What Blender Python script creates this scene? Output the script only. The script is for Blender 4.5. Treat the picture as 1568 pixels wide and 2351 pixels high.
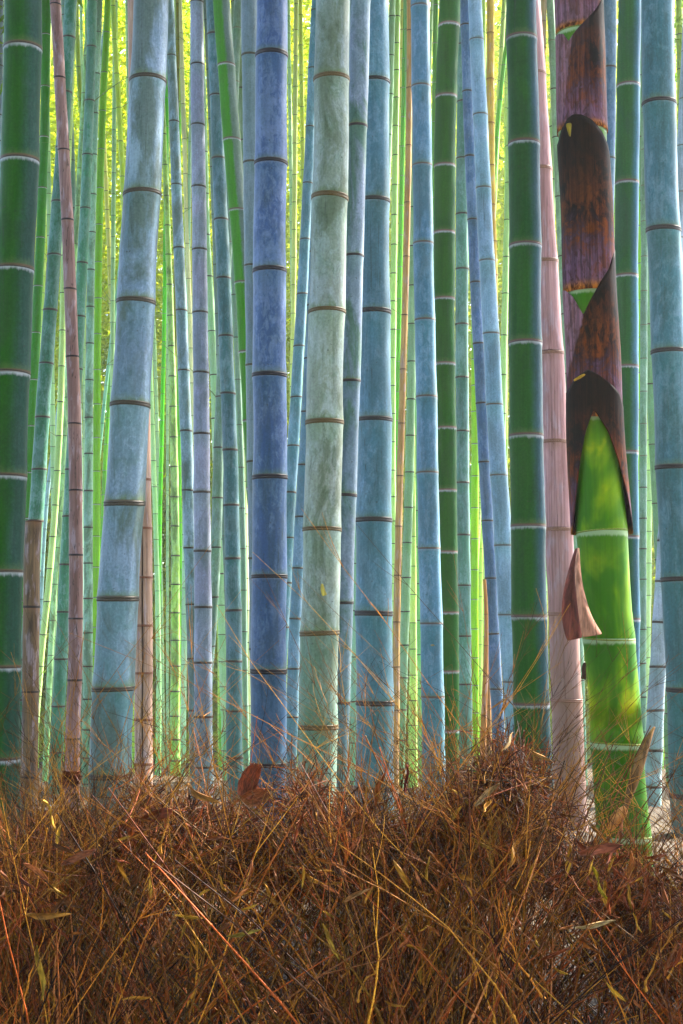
import bpy, math, random
import numpy as np

# ------------------------------------------------------------------ camera, sky, sun, exposure
scene = bpy.context.scene
for o in list(bpy.data.objects):
    bpy.data.objects.remove(o)
C = scene.collection
EYE = 1.5
IW, IH = 1568.0, 2351.0            # pixel frame used for measurements taken from the photograph
FPX = 50.0 / 36.0 * IH
HORIZON = 1443.0
PITCH = math.atan((HORIZON - IH / 2) / FPX)
cam_d = bpy.data.cameras.new('camera')
cam_d.sensor_fit = 'VERTICAL'; cam_d.sensor_height = 36.0; cam_d.lens = 50.0
cam_d.clip_start = 0.05; cam_d.clip_end = 2000
cam = bpy.data.objects.new('camera', cam_d); C.objects.link(cam)
cam.location = (0, 0, EYE); cam.rotation_euler = (math.pi / 2 + PITCH, 0, 0)
scene.camera = cam

SUN_AZ = math.radians(52)           # measured from straight ahead (+y) towards the right (+x)
SUN_EL = math.radians(44)
world = bpy.data.worlds.new('World'); scene.world = world; world.use_nodes = True
wn = world.node_tree.nodes; wl = world.node_tree.links; wn.clear()
sky = wn.new('ShaderNodeTexSky'); sky.sky_type = 'NISHITA'; sky.sun_disc = False
sky.sun_elevation = SUN_EL; sky.sun_rotation = SUN_AZ
sky.air_density = 1.0; sky.dust_density = 1.5; sky.ozone_density = 1.0
bg = wn.new('ShaderNodeBackground'); bg.inputs['Strength'].default_value = 0.13
wo = wn.new('ShaderNodeOutputWorld')
wl.new(sky.outputs[0], bg.inputs['Color']); wl.new(bg.outputs[0], wo.inputs['Surface'])
sun_d = bpy.data.lights.new('sun', 'SUN'); sun_d.energy = 5.0; sun_d.angle = math.radians(0.5)
sun_d.color = (1.0, 0.95, 0.86)
sun = bpy.data.objects.new('sun', sun_d); C.objects.link(sun)
sdir = np.array([math.sin(SUN_AZ) * math.cos(SUN_EL), math.cos(SUN_AZ) * math.cos(SUN_EL), math.sin(SUN_EL)])
sun.rotation_euler = (math.pi / 2 - SUN_EL, 0, math.pi - SUN_AZ)
sun.location = (20, 20, 30)
vs = scene.view_settings
vs.view_transform = 'Standard'; vs.look = 'None'; vs.gamma = 1.0; vs.use_curve_mapping = False
vs.exposure = 3.05
scene.cycles.max_bounces = 6; scene.cycles.transparent_max_bounces = 6
scene.cycles.sample_clamp_indirect = 6.0

HAZE = .0015
RNG = np.random.default_rng(7)
random.seed(7)

# ------------------------------------------------------------------ picture -> place
SP, CP = math.sin(PITCH), math.cos(PITCH)
def mpp(y, Y):
    """metres per measured pixel, for picture row y at ground distance Y"""
    return Y / (FPX * CP + (y - IH / 2) * SP)
def z_of(y, Y):
    return EYE + mpp(y, Y) * (FPX * SP - (y - IH / 2) * CP)
def y_of(z, Y):
    k = (z - EYE) / Y
    return IH / 2 + (FPX * SP - k * FPX * CP) / (CP + k * SP)
def at(x, y, Y):
    return np.array([(x - IW / 2) * mpp(y, Y), Y, z_of(y, Y)])
def ground_z(Y):
    """height of the bank: path, step up behind the fence, gentle fall away into the grove"""
    return np.interp(Y, [-60, 3.02, 3.12, 3.3, 4.2, 8, 16, 28, 40, 70, 400], [0, 0, .45, .84, .80, .46, -.22, -1.25, -2.1, -2.6, -2.6])

def lin(c):
    c = np.array(c, float) / 255.0
    return np.where(c <= .04045, c / 12.92, ((c + .055) / 1.055) ** 2.4)

# ------------------------------------------------------------------ helpers
def tag(o, label=None, cat=None, group=None, kind=None):
    if label: o['label'] = label
    if cat: o['category'] = cat
    if group: o['group'] = group
    if kind: o['kind'] = kind
    return o
def mesh_from(name, V, F, attrs=None, smooth=True, mats=()):
    me = bpy.data.meshes.new(name)
    V = np.asarray(V, np.float32)
    if isinstance(F, np.ndarray):
        n, k = F.shape
        me.vertices.add(len(V)); me.vertices.foreach_set('co', V.ravel())
        me.loops.add(n * k); me.loops.foreach_set('vertex_index', F.astype(np.int32).ravel())
        me.polygons.add(n); me.polygons.foreach_set('loop_start', np.arange(0, n * k, k, dtype=np.int32))
        me.update(calc_edges=True)
    else:
        me.from_pydata(V.tolist(), [], F); me.update()
    if smooth:
        me.polygons.foreach_set('use_smooth', np.ones(len(me.polygons), bool))
    for k2, a in (attrs or {}).items():
        a = np.asarray(a, np.float32)
        if a.ndim == 1:
            at_ = me.attributes.new(k2, 'FLOAT', 'POINT'); at_.data.foreach_set('value', a)
        else:
            at_ = me.attributes.new(k2, 'FLOAT_COLOR', 'POINT'); at_.data.foreach_set('color', a.ravel())
    for m in mats: me.materials.append(m)
    me.validate()
    return me
def obj(name, me, parent=None, loc=None):
    o = bpy.data.objects.new(name, me); C.objects.link(o)
    if parent: o.parent = parent
    if loc is not None: o.location = loc
    return o
def empty(name, loc):
    o = bpy.data.objects.new(name, None); C.objects.link(o); o.location = loc; o.empty_display_size = .1
    return o
def grid_faces(nr, nc, wrap=False, off=0):
    r = np.arange(nr - 1)[:, None]; c = np.arange(nc if wrap else nc - 1)[None, :]
    c2 = (c + 1) % nc
    return np.stack([r * nc + c, r * nc + c2, (r + 1) * nc + c2, (r + 1) * nc + c], -1).reshape(-1, 4) + off

# ------------------------------------------------------------------ materials
class G:
    def __init__(self, name):
        self.m = bpy.data.materials.new(name); self.m.use_nodes = True
        self.n = self.m.node_tree.nodes; self.l = self.m.node_tree.links; self.n.clear()
        self.out = self.n.new('ShaderNodeOutputMaterial')
    def _set(self, sock, v):
        if hasattr(v, 'is_output'): self.l.new(v, sock)
        elif isinstance(v, (tuple, list, np.ndarray)):
            v = tuple(float(q) for q in v)
            sock.default_value = v if len(v) == len(sock.default_value) else (v + (1.0,))[:len(sock.default_value)]
        else: sock.default_value = v
    def math(self, op, a, b=0.0, clamp=False):
        n = self.n.new('ShaderNodeMath'); n.operation = op; n.use_clamp = clamp
        self._set(n.inputs[0], a); self._set(n.inputs[1], b); return n.outputs[0]
    def rng(self, v, a, b, c=0.0, d=1.0, smooth=True):
        n = self.n.new('ShaderNodeMapRange'); n.interpolation_type = 'SMOOTHSTEP' if smooth else 'LINEAR'
        for i, q in enumerate((v, a, b, c, d)): self._set(n.inputs[i], q)
        return n.outputs[0]
    def mix(self, f, a, b, mode='MIX'):
        n = self.n.new('ShaderNodeMix'); n.data_type = 'RGBA'; n.blend_type = mode; n.clamp_result = False
        self._set(n.inputs[0], f); self._set(n.inputs[6], a); self._set(n.inputs[7], b); return n.outputs[2]
    def attr(self, name, out='Fac'):
        n = self.n.new('ShaderNodeAttribute'); n.attribute_name = name; return n.outputs[out]
    def info(self, out='Color'):
        return self.n.new('ShaderNodeObjectInfo').outputs[out]
    def coords(self, scale=(1, 1, 1), rand=True, src='Object'):
        tc = self.n.new('ShaderNodeTexCoord'); mp = self.n.new('ShaderNodeMapping')
        self.l.new(tc.outputs[src], mp.inputs['Vector']); mp.inputs['Scale'].default_value = scale
        if rand:
            r = self.math('MULTIPLY', self.info('Random'), 37.0)
            cb = self.n.new('ShaderNodeCombineXYZ')
            for i in range(3): self.l.new(r, cb.inputs[i])
            self.l.new(cb.outputs[0], mp.inputs['Location'])
        return mp.outputs[0]
    def noise(self, vec, scale, detail=4.0, rough=.55, dist=0.0):
        n = self.n.new('ShaderNodeTexNoise'); self.l.new(vec, n.inputs['Vector'])
        n.inputs['Scale'].default_value = scale; n.inputs['Detail'].default_value = detail
        n.inputs['Roughness'].default_value = rough; n.inputs['Distortion'].default_value = dist
        return n.outputs[0]
    def bump(self, h, s=.2, d=.002):
        n = self.n.new('ShaderNodeBump'); n.inputs['Strength'].default_value = s; n.inputs['Distance'].default_value = d
        self.l.new(h, n.inputs['Height']); return n.outputs[0]
    def principled(self, col, rough=.5, spec=.35, sheen=0.0, normal=None, sheen_tint=(1, 1, 1, 1)):
        p = self.n.new('ShaderNodeBsdfPrincipled')
        self._set(p.inputs['Base Color'], col); self._set(p.inputs['Roughness'], rough)
        p.inputs['Specular IOR Level'].default_value = spec
        if sheen:
            p.inputs['Sheen Weight'].default_value = sheen; p.inputs['Sheen Roughness'].default_value = .35
            p.inputs['Sheen Tint'].default_value = sheen_tint
        if normal is not None: self.l.new(normal, p.inputs['Normal'])
        return p.outputs[0]
    def done(self, shader):
        self.l.new(shader, self.out.inputs['Surface']); return self.m

def culm_material(name, mottle=.5, wax=.3, stain=.2, side=0.0, side_col=(.1, .3, .03), side_dir=1.0, bare=0.0, gloss=.5, stain_col=(.10, .12, .045), rim=.13, cracks=.45, sw=(-.35, .30), spec=.16):
    g = G(name)
    base = g.info('Color')
    v = g.coords((1, 1, .45)); vs_ = g.coords((1, 1, .03)); vi = g.coords((1, 1, 1))
    big = g.noise(v, 9.0, 5, .6, .4)
    fine = g.noise(vi, 130.0, 4, .65)
    med = g.noise(v, 44.0, 7, .72, .8)
    streak = g.noise(vs_, 95.0, 3, .6)
    stains = g.noise(g.coords((1, 1, .35)), 6.5, 6, .68, .8)
    below = g.attr('below'); above = g.attr('above')
    # patchy pale bloom of wax
    lightc = g.mix(.3, g.mix(1.0, base, (1.25, 1.25, 1.28), 'MULTIPLY'), (.36, .42, .55))
    f = g.math('MULTIPLY', g.rng(g.math('ADD', g.math('MULTIPLY', big, .45), g.math('MULTIPLY', med, .55)), .45, .57), mottle)
    c = g.mix(f, base, lightc)
    drift = g.noise(g.coords((.6, .6, 1)), 2.6, 2, .5)
    c = g.mix(g.rng(drift, .40, .60, 0, .7), c, g.mix(1.0, c, (.90, 1.0, .90), 'MULTIPLY'))
    # greener, less waxed skin a little under each node
    gf = g.math('MULTIPLY', g.rng(g.math('ADD', below, g.math('MULTIPLY', med, 1.2)), 3.4, .8), .34 + bare)
    c = g.mix(gf, c, g.mix(1.0, base, (.55, .92, .62), 'MULTIPLY'))
    # each joint weathered a little differently; algae towards the foot
    iv = g.attr('iv')
    c = g.mix(1.0, c, g.mix(iv, (.80, .84, .86), (1.16, 1.12, 1.08)), 'MULTIPLY')
    zz = g.n.new('ShaderNodeSeparateXYZ'); tcz = g.n.new('ShaderNodeTexCoord'); g.l.new(tcz.outputs['Object'], zz.inputs[0])
    af = g.rng(g.math('ADD', zz.outputs[2], g.math('MULTIPLY', g.math('SUBTRACT', stains, .5), 1.6)), 1.0, .25, 0, .6)
    c = g.mix(af, c, g.mix(1.0, base, (.42, .80, .50), 'MULTIPLY'))
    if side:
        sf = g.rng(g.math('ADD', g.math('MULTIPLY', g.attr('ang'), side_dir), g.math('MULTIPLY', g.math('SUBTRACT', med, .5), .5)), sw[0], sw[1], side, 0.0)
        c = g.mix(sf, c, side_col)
    # mould and rain stains
    sm = g.math('MULTIPLY', g.rng(stains, .45, .60), stain)
    c = g.mix(sm, c, g.mix(.55, g.mix(1.0, base, (.38, .46, .40), 'MULTIPLY'), stain_col))
    fb = g.noise(g.coords((1, 1, .6)), 26.0, 6, .7, .7)
    c = g.mix(g.math('MULTIPLY', g.rng(fb, .50, .62), min(.8, stain * .8)), c, g.mix(1.0, c, (.66, .76, .66), 'MULTIPLY'))
    near = g.math('MULTIPLY', g.rng(g.math('ADD', above, g.math('MULTIPLY', med, .9)), 1.0, .35), min(.85, stain * 1.4))
    c = g.mix(near, c, (.10, .14, .05))
    # hairline cracks running up the stalk
    ck = g.noise(g.coords((1, 1, .018)), 46.0, 2, .5)
    ckm = g.math('MULTIPLY', g.rng(g.math('ABSOLUTE', g.math('SUBTRACT', ck, .5)), .010, .003), g.rng(stains, .46, .60, 0, cracks))
    c = g.mix(ckm, c, (.03, .045, .035))
    # freckles
    c = g.mix(g.rng(g.noise(vi, 75.0, 2, .5), .71, .75, 0, .55), c, (.04, .04, .03))
    c = g.mix(1.0, c, g.mix(g.rng(fine, .35, .65), (.88, .88, .88), (1.09, 1.09, 1.09)), 'MULTIPLY')
    c = g.mix(1.0, c, g.mix(g.rng(streak, .33, .66), (.90, .91, .90), (1.06, 1.06, 1.06)), 'MULTIPLY')
    # white powder right under the node
    wf = g.math('MULTIPLY', g.rng(g.math('ADD', below, g.math('MULTIPLY', g.math('ADD', streak, med), .28)), .56, .34), g.math('MULTIPLY', wax, g.rng(big, .3, .6, .55, 1.0)))
    c = g.mix(wf, c, (.31, .32, .34))
    c = g.mix(g.attr('band'), c, (.09, .06, .035))
    b = g.bump(g.math('ADD', g.math('MULTIPLY', streak, .6), g.math('MULTIPLY', med, .5)), .25, .0012)
    rough = g.rng(med, .3, .7, gloss - .08, gloss + .14)
    return g.done(g.principled(c, rough, spec, rim, b, (.8, .88, 1, 1)))

def dead_material(name, dark=.5, weather=0.0, foot=None):
    g = G(name)
    base = g.info('Color')
    v = g.coords((1, 1, .25)); vs_ = g.coords((1, 1, .022)); vi = g.coords((1, 1, .16))
    big = g.noise(v, 12, 5, .6, .5); streak = g.noise(vs_, 120, 4, .65); split = g.noise(vi, 85, 4, .6, .3)
    c = g.mix(g.rng(big, .42, .62, 0, .6), base, g.mix(1.0, base, (.62, .52, .46), 'MULTIPLY'))
    c = g.mix(g.rng(g.noise(v, 30, 5, .6), .52, .66, 0, .35), c, (.42, .34, .40))
    c = g.mix(1.0, c, g.mix(g.rng(streak, .3, .68), (.66, .62, .6), (1.15, 1.15, 1.15)), 'MULTIPLY')
    c = g.mix(g.rng(split, .60, .68, 0, dark), c, (.02, .012, .01))
    if foot:
        zz = g.n.new('ShaderNodeSeparateXYZ'); tcz = g.n.new('ShaderNodeTexCoord'); g.l.new(tcz.outputs['Object'], zz.inputs[0])
        c = g.mix(g.rng(g.math('ADD', zz.outputs[2], g.math('MULTIPLY', big, .9)), 2.0, .8, 0, .75), c, g.mix(streak, foot, tuple(q * .6 for q in foot)))
    if weather:
        c = g.mix(g.rng(g.noise(g.coords((1, 1, .12)), 22, 5, .65, .5), .48, .64, 0, weather), c, (.022, .014, .008))
    below = g.attr('below')
    c = g.mix(g.rng(below, 1.0, .1, 0, .35), c, (.20, .10, .05))
    c = g.mix(g.attr('band'), c, (.06, .03, .02))
    b = g.bump(g.math('ADD', streak, split), .4, .0015)
    return g.done(g.principled(c, .6, .15, 0, b))

def simple_noise_material(name, vari=.35, scale=60, rough=.6, bump=.3, spec=.25, stretch=(1, 1, 1)):
    g = G(name); base = g.info('Color'); v = g.coords(stretch)
    n = g.noise(v, scale, 5, .6); n2 = g.noise(v, scale * .2, 3, .6)
    c = g.mix(1.0, base, g.mix(g.rng(n, .3, .7), (1 - vari,) * 3, (1 + vari,) * 3), 'MULTIPLY')
    c = g.mix(1.0, c, g.mix(g.rng(n2, .35, .65), (1 - vari * .8,) * 3, (1 + vari * .6,) * 3), 'MULTIPLY')
    return g.done(g.principled(c, rough, spec, 0, g.bump(n, bump, .001)))

def leaf_material(name, colA, colB, trans=.5):
    g = G(name)
    t = g.attr('tone')
    c = g.mix(t, colA, colB)
    d = g.n.new('ShaderNodeBsdfDiffuse'); tr = g.n.new('ShaderNodeBsdfTranslucent'); ms = g.n.new('ShaderNodeMixShader')
    g.l.new(c, d.inputs['Color']); g.l.new(g.mix(1.0, c, (1.25, 1.15, .6), 'MULTIPLY'), tr.inputs['Color'])
    ms.inputs[0].default_value = trans
    g.l.new(d.outputs[0], ms.inputs[1]); g.l.new(tr.outputs[0], ms.inputs[2])
    return g.done(ms.outputs[0])

M = {}
M['blue'] = culm_material('waxy_culm', .6, .25, .42, stain_col=(.05, .085, .06))
M['plain'] = culm_material('smooth_culm', .35, .18, .10)
M['mould'] = culm_material('mouldy_culm', .75, .12, .8, stain_col=(.085, .105, .045))
M['green'] = culm_material('young_green_culm', .12, .95, .10, bare=-.2, gloss=.40, rim=0, spec=.06)
M['patchy'] = culm_material('green_patched_culm', .6, .12, .85, stain_col=(.05, .15, .05))
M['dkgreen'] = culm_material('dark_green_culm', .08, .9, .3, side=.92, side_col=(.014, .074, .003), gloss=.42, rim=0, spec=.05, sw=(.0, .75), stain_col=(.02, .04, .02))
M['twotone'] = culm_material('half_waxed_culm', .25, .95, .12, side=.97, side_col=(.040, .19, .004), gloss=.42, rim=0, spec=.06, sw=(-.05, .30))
M['dead'] = dead_material('dead_culm', .35)
M['pinkdead'] = dead_material('pink_dead_culm', .25, foot=(.20, .115, .068))
M['cracked'] = dead_material('cracked_dead_culm', .85)
M['weathered'] = dead_material('weathered_stump', .5, .75)
M['node'] = simple_noise_material('node_scar', .45, 160, .6, .3)
M['twig'] = None
g = G('dry_brush')
cc = g.attr('col', 'Color'); vv = g.coords((1, 1, 1), False)
nn = g.noise(vv, 190, 3, .6)
cc = g.mix(1.0, cc, g.mix(g.rng(nn, .3, .7), (.6, .55, .5), (1.25, 1.25, 1.2)), 'MULTIPLY')
M['twig'] = g.done(g.principled(cc, .6, .12, 0))
M['deadleaf'] = simple_noise_material('dead_leaf', .5, 9, .65, .4, .08, (3, .6, 1))
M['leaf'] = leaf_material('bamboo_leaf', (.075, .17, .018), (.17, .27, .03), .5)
M['farleaf'] = leaf_material('sunlit_bamboo_leaf', (.20, .34, .010), (.44, .49, .03), .64)  # brighter, yellower copy of the leaf, sunlight put into its colour

g = G('leaf_litter_ground')
v = g.coords((1, 1, 1), False); n1 = g.noise(v, 2.2, 6, .65); n2 = g.noise(v, 38, 5, .7); n3 = g.noise(g.coords((1, .4, 1), False), 120, 3, .6)
c = g.mix(g.rng(n1, .4, .62), (.042, .024, .009), (.075, .046, .017))
c = g.mix(g.rng(n2, .42, .60, 0, .75), c, (.028, .016, .008))
c = g.mix(g.rng(n3, .55, .68, 0, .6), c, (.12, .078, .028))
geo = g.n.new('ShaderNodeNewGeometry'); sx = g.n.new('ShaderNodeSeparateXYZ'); g.l.new(geo.outputs['True Normal'], sx.inputs[0])
c = g.mix(g.rng(sx.outputs[2], .55, .8), (.022, .013, .008), c)
M['ground'] = g.done(g.principled(c, .8, .2, 0, g.bump(g.math('ADD', n2, n3), .8, .02)))
g = G('gravel_path')
v = g.coords((1, 1, 1), False); n2 = g.noise(v, 90, 4, .7)
M['path'] = g.done(g.principled(g.mix(n2, (.16, .14, .12), (.34, .31, .27)), .85, .2, 0, g.bump(n2, .6, .01)))

# young shoot
g = G('fresh_green_culm')
v = g.coords((1, 1, .4)); b1 = g.noise(v, 8, 4, .55, .5); s1 = g.noise(g.coords((1, 1, .02)), 110, 3, .6); f1 = g.noise(g.coords(), 20, 4, .6)
c = g.mix(g.rng(b1, .40, .60), (.030, .122, .0010), (.165, .27, .0012))
c = g.mix(g.rng(g.math('ADD', b1, g.math('MULTIPLY', f1, .25)), .66, .80, 0, .9), c, (.40, .38, .003))
c = g.mix(g.rng(g.math('ADD', g.attr('below'), g.math('MULTIPLY', f1, .8)), 2.2, .7, 0, .75), c, (.024, .11, .0015))
c = g.mix(1.0, c, g.mix(g.rng(s1, .3, .7), (.88,) * 3, (1.1,) * 3), 'MULTIPLY')
zz = g.n.new('ShaderNodeSeparateXYZ'); tcz = g.n.new('ShaderNodeTexCoord'); g.l.new(tcz.outputs['Object'], zz.inputs[0])
c = g.mix(g.rng(g.math('ADD', zz.outputs[2], g.math('MULTIPLY', b1, .7)), 1.1, .45, 0, .75), c, (.018, .080, .0012))  # darker foot: partly skin colour, partly shade put into the green
wf = g.rng(g.math('ADD', g.attr('below'), g.math('MULTIPLY', s1, .2)), .36, .22, 0, .6)
c = g.mix(wf, c, (.34, .42, .26))
M['shoot'] = g.done(g.principled(c, .45, .05, 0, g.bump(s1, .12, .001)))
g = G('culm_sheath')
v = g.coords((1, 1, .7)); a1 = g.noise(v, 17, 6, .68, .8); a2 = g.noise(g.coords((1, 1, .38)), 75, 5, .7, .9); a3 = g.noise(g.coords((1, 1, .03)), 140, 3, .6)
h = g.attr('h'); tone = g.attr('tone')
dark = (.005, .0024, .0015)
c = g.mix(g.rng(g.math('ADD', a1, g.math('MULTIPLY', a2, .6)), .66, .94), dark, (.11, .023, .003))
hp = g.math('ADD', h, g.math('MULTIPLY', g.math('SUBTRACT', a1, .5), .8))
c = g.mix(g.rng(hp, .42, .85, 0, .93), c, dark)
purple = g.mix(g.rng(a2, .42, .62), (.115, .052, .092), (.045, .018, .024))
c = g.mix(g.rng(hp, .42, .05, 0, .85), c, purple)
c = g.mix(g.math('MULTIPLY', tone, .9), c, g.mix(g.rng(a2, .42, .62), (.21, .10, .13), (.11, .05, .05)))
c = g.mix(g.rng(g.math('ADD', h, g.math('MULTIPLY', a2, .09)), .115, .055, 0, 1), c, g.mix(g.rng(a2, .4, .6), (.07, .02, .006), (.40, .135, .02)))
c = g.mix(1.0, c, g.mix(g.rng(a3, .36, .64), (.55,) * 3, (1.3,) * 3), 'MULTIPLY')
M['sheath'] = g.done(g.principled(c, .6, .03, .0, g.bump(g.math('ADD', a3, a2), .35, .0012), (1, .8, .7, 1)))

# ------------------------------------------------------------------ setting: ground, path
ys = np.concatenate([np.linspace(-40, 2.8, 16), np.arange(2.9, 9, .1), np.arange(9.2, 46, .45), np.geomspace(48, 900, 24)])
xs = np.concatenate([-np.geomspace(900, 10, 18), np.arange(-9.6, 9.7, .16), np.geomspace(10, 900, 18)])
X, Y = np.meshgrid(xs, ys)
def bumps(X, Y):
    return .035 * np.sin(X * 2.3 + Y * 1.1) + .028 * np.sin(X * 5.1 - Y * 3.7 + 1) + .015 * np.sin(X * 13 + Y * 9) + .012 * np.sin(X * 21 - Y * 17)
Z = ground_z(Y) + np.where(Y > 3.2, bumps(X, Y), 0)
gm = mesh_from('ground', np.stack([X, Y, Z], -1).reshape(-1, 3), grid_faces(len(ys), len(xs)), mats=[M['ground']])
tag(obj('ground', gm), kind='structure')
pm = mesh_from('path', [(-60, -2.2, .004), (60, -2.2, .004), (60, 2.2, .004), (-60, 2.2, .004)], [(0, 1, 2, 3)], mats=[M['path']])
tag(obj('path', pm), kind='structure')

# ------------------------------------------------------------------ bamboo builder
def node_mesh(name, prof, seg):
    th = np.linspace(0, 2 * np.pi, seg, endpoint=False)
    V = [(r * math.cos(t), r * math.sin(t), z) for z, r in prof for t in th]
    me = mesh_from(name, V, grid_faces(len(prof), seg, True), mats=[M['node']])
    return me
NODE = {'thick': node_mesh('node_thick', [(-.16, .985), (-.125, 1.035), (-.07, 1.058), (-.02, 1.034), (.015, 1.028), (.055, 1.062), (.10, 1.040), (.145, .985)], 28),
        'thin': node_mesh('node_thin', [(-.045, .985), (-.035, 1.024), (0, 1.036), (.035, 1.024), (.05, .985)], 28),
        'far': node_mesh('node_far', [(-.11, .985), (-.06, 1.035), (.04, 1.04), (.10, .985)], 14)}

def crown_mesh(name, seed, n, rad, hgt, leaf=.16):
    r = np.random.default_rng(seed)
    # sprays of leaves hung around short side branches
    ns = n // 14
    z = r.beta(1.5, 1.3, ns) * hgt
    rr = rad * np.sqrt(r.random(ns)) * (1 - .65 * z / hgt) * (.35 + .65 * np.minimum(1, z / (hgt * .22)))
    a = r.random(ns) * 2 * np.pi
    c = np.stack([rr * np.cos(a), rr * np.sin(a), z], -1)
    ci = np.repeat(np.arange(ns), 14)
    p = c[ci] + r.normal(0, .17, (len(ci), 3)) * np.array([1, 1, .7])
    return leaves(name, p, r, leaf, r.random(ns)[ci] * .6 + r.random(len(ci)) * .4, M['leaf'])
def leaves(name, p, r, size, tone, mat):
    n = len(p)
    a = r.random(n) * 2 * np.pi; droop = r.uniform(-1.0, .25, n)
    d = np.stack([np.cos(a) * np.cos(droop), np.sin(a) * np.cos(droop), np.sin(droop)], -1)
    up = r.normal(0, 1, (n, 3)); s = np.cross(d, up); s /= np.linalg.norm(s, axis=1)[:, None] + 1e-9
    L = size * r.uniform(.6, 1.2, n)[:, None]; W = L * .13
    q = np.stack([p, p + d * L * .45 + s * W, p + d * L - np.array([0, 0, .12]) * L, p + d * L * .45 - s * W], 1).reshape(-1, 3)
    F = np.arange(n * 4).reshape(-1, 4)
    return mesh_from(name, q, F, {'tone': np.repeat(tone, 4)}, False, [mat])
CROWN = [crown_mesh('crown_leaves', 10 + i, 4600, 1.7, 7.0, .20) for i in range(4)]

def smooth_curve(kx, ky):
    kx = np.array(kx, float); ky = np.array(ky, float)
    deg = min(3, len(kx) - 1) if len(kx) > 3 else min(2, len(kx) - 1)
    if len(kx) == 3: deg = 2
    p = np.polyfit(kx, ky, deg) if deg > 0 else np.array([ky[0]])
    dp = np.polyder(p) if deg > 0 else np.array([0.])
    a, b = kx.min(), kx.max()
    ov = (ky[np.argmax(kx)] - ky[np.argmin(kx)]) / (b - a + 1e-9) if len(kx) > 1 else 0
    def f(x):
        x = np.asarray(x, float); xc = np.clip(x, a, b)
        sl = np.where(x < a, .45 * np.polyval(dp, a) + .55 * ov, .45 * np.polyval(dp, b) + .55 * ov)
        return np.polyval(p, xc) + (x - xc) * sl
    return f

def stem_mesh(name, axis, stations, seg, mat, slit=None, open_top=False):
    """axis(z) -> (x, y, r); stations: node heights from the top down"""
    zs, below, above, band, flare, ivl = [], [], [], [], [], []
    st = sorted(stations, reverse=True)
    for i in range(len(st) - 1):
        zt, zb = st[i], st[i + 1]
        L = zt - zb; r = axis(.5 * (zt + zb))[2]; ivr = random.random()
        rows = [(zt, 0, 1.02, 1.0), (zt - .10 * r, 0, 1.018, 0), (zt - .3 * r, 0, 1.003, 0), (zt - .6 * r, 0, .99, 0), (zt - 1.1 * r, 0, .985, 0)]
        rows += [(zt - L * q, 0, .983, 0) for q in (.45, .6, .75)]
        rows += [(zb + 1.0 * r, 0, .99, 0), (zb + .5 * r, 0, 1.003, 0), (zb + .15 * r, 0, 1.024, 0), (zb + .07 * r, 0, 1.024, 1.0)]
        rows = [q for q in rows if q[0] >= zb + .05 * r]
        rows.sort(key=lambda q: -q[0])
        for (z, _, fl, bd) in rows:
            zs.append(z); below.append((zt - z) / r); above.append((z - zb) / r); band.append(bd); flare.append(fl); ivl.append(ivr)
    zs.append(st[-1]); below.append(9); above.append(0); band.append(0); flare.append(1); ivl.append(.5)
    if slit:
        t0, hw = slit
        th = np.concatenate([np.linspace(t0 + hw, t0 + 2 * np.pi - hw, seg)])
    else:
        th = np.linspace(0, 2 * np.pi, seg, endpoint=False)
    zs = np.array(zs); ax = np.array([axis(z) for z in zs])
    rr = ax[:, 2] * np.array(flare)
    # th measured from the side facing the path
    V = np.stack([ax[:, 0][:, None] + rr[:, None] * np.sin(th)[None], ax[:, 1][:, None] - rr[:, None] * np.cos(th)[None],
                  np.repeat(zs[:, None], len(th), 1)], -1).reshape(-1, 3)
    n = len(th)
    F = grid_faces(len(zs), n, slit is None)
    at_ = {'below': np.repeat(below, n), 'above': np.repeat(above, n), 'band': np.repeat(band, n), 'iv': np.repeat(ivl, n), 'ang': np.tile(np.sin(th), len(zs))}
    if open_top:
        base = len(V); rt = rr[0]
        inn = []
        for dz, k in ((.004, .93), (.0, .80), (-.05, .79), (-.18, .78)):
            inn.append(np.stack([ax[0, 0] + rt * k * np.sin(th), ax[0, 1] - rt * k * np.cos(th), np.full(n, zs[0] + dz)], -1))
        inn.append(np.stack([ax[0, 0] + rt * .01 * np.sin(th), ax[0, 1] - rt * .01 * np.cos(th), np.full(n, zs[0] - .185)], -1))
        V = np.concatenate([V] + inn)
        F2 = [grid_faces(5, n, True, base)]
        r0 = np.arange(n); F2.append(np.stack([r0, (r0 + 1) % n, base + (r0 + 1) % n, base + r0], -1))
        F = np.concatenate([F] + F2)
        for k in at_: at_[k] = np.concatenate([at_[k], np.full(5 * n, {'below': .3, 'above': 5, 'band': 0, 'ang': 0, 'iv': .5}[k])])
    return mesh_from(name, V, F, at_, True, [mat])

def tint(rgb, k=1.0, sat=1.0):
    c = lin(rgb) * k
    c = np.clip(c.mean() + (c - c.mean()) * sat, .003, 1)
    return (float(c[0]), float(c[1]), float(c[2]), 1.0)

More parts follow.
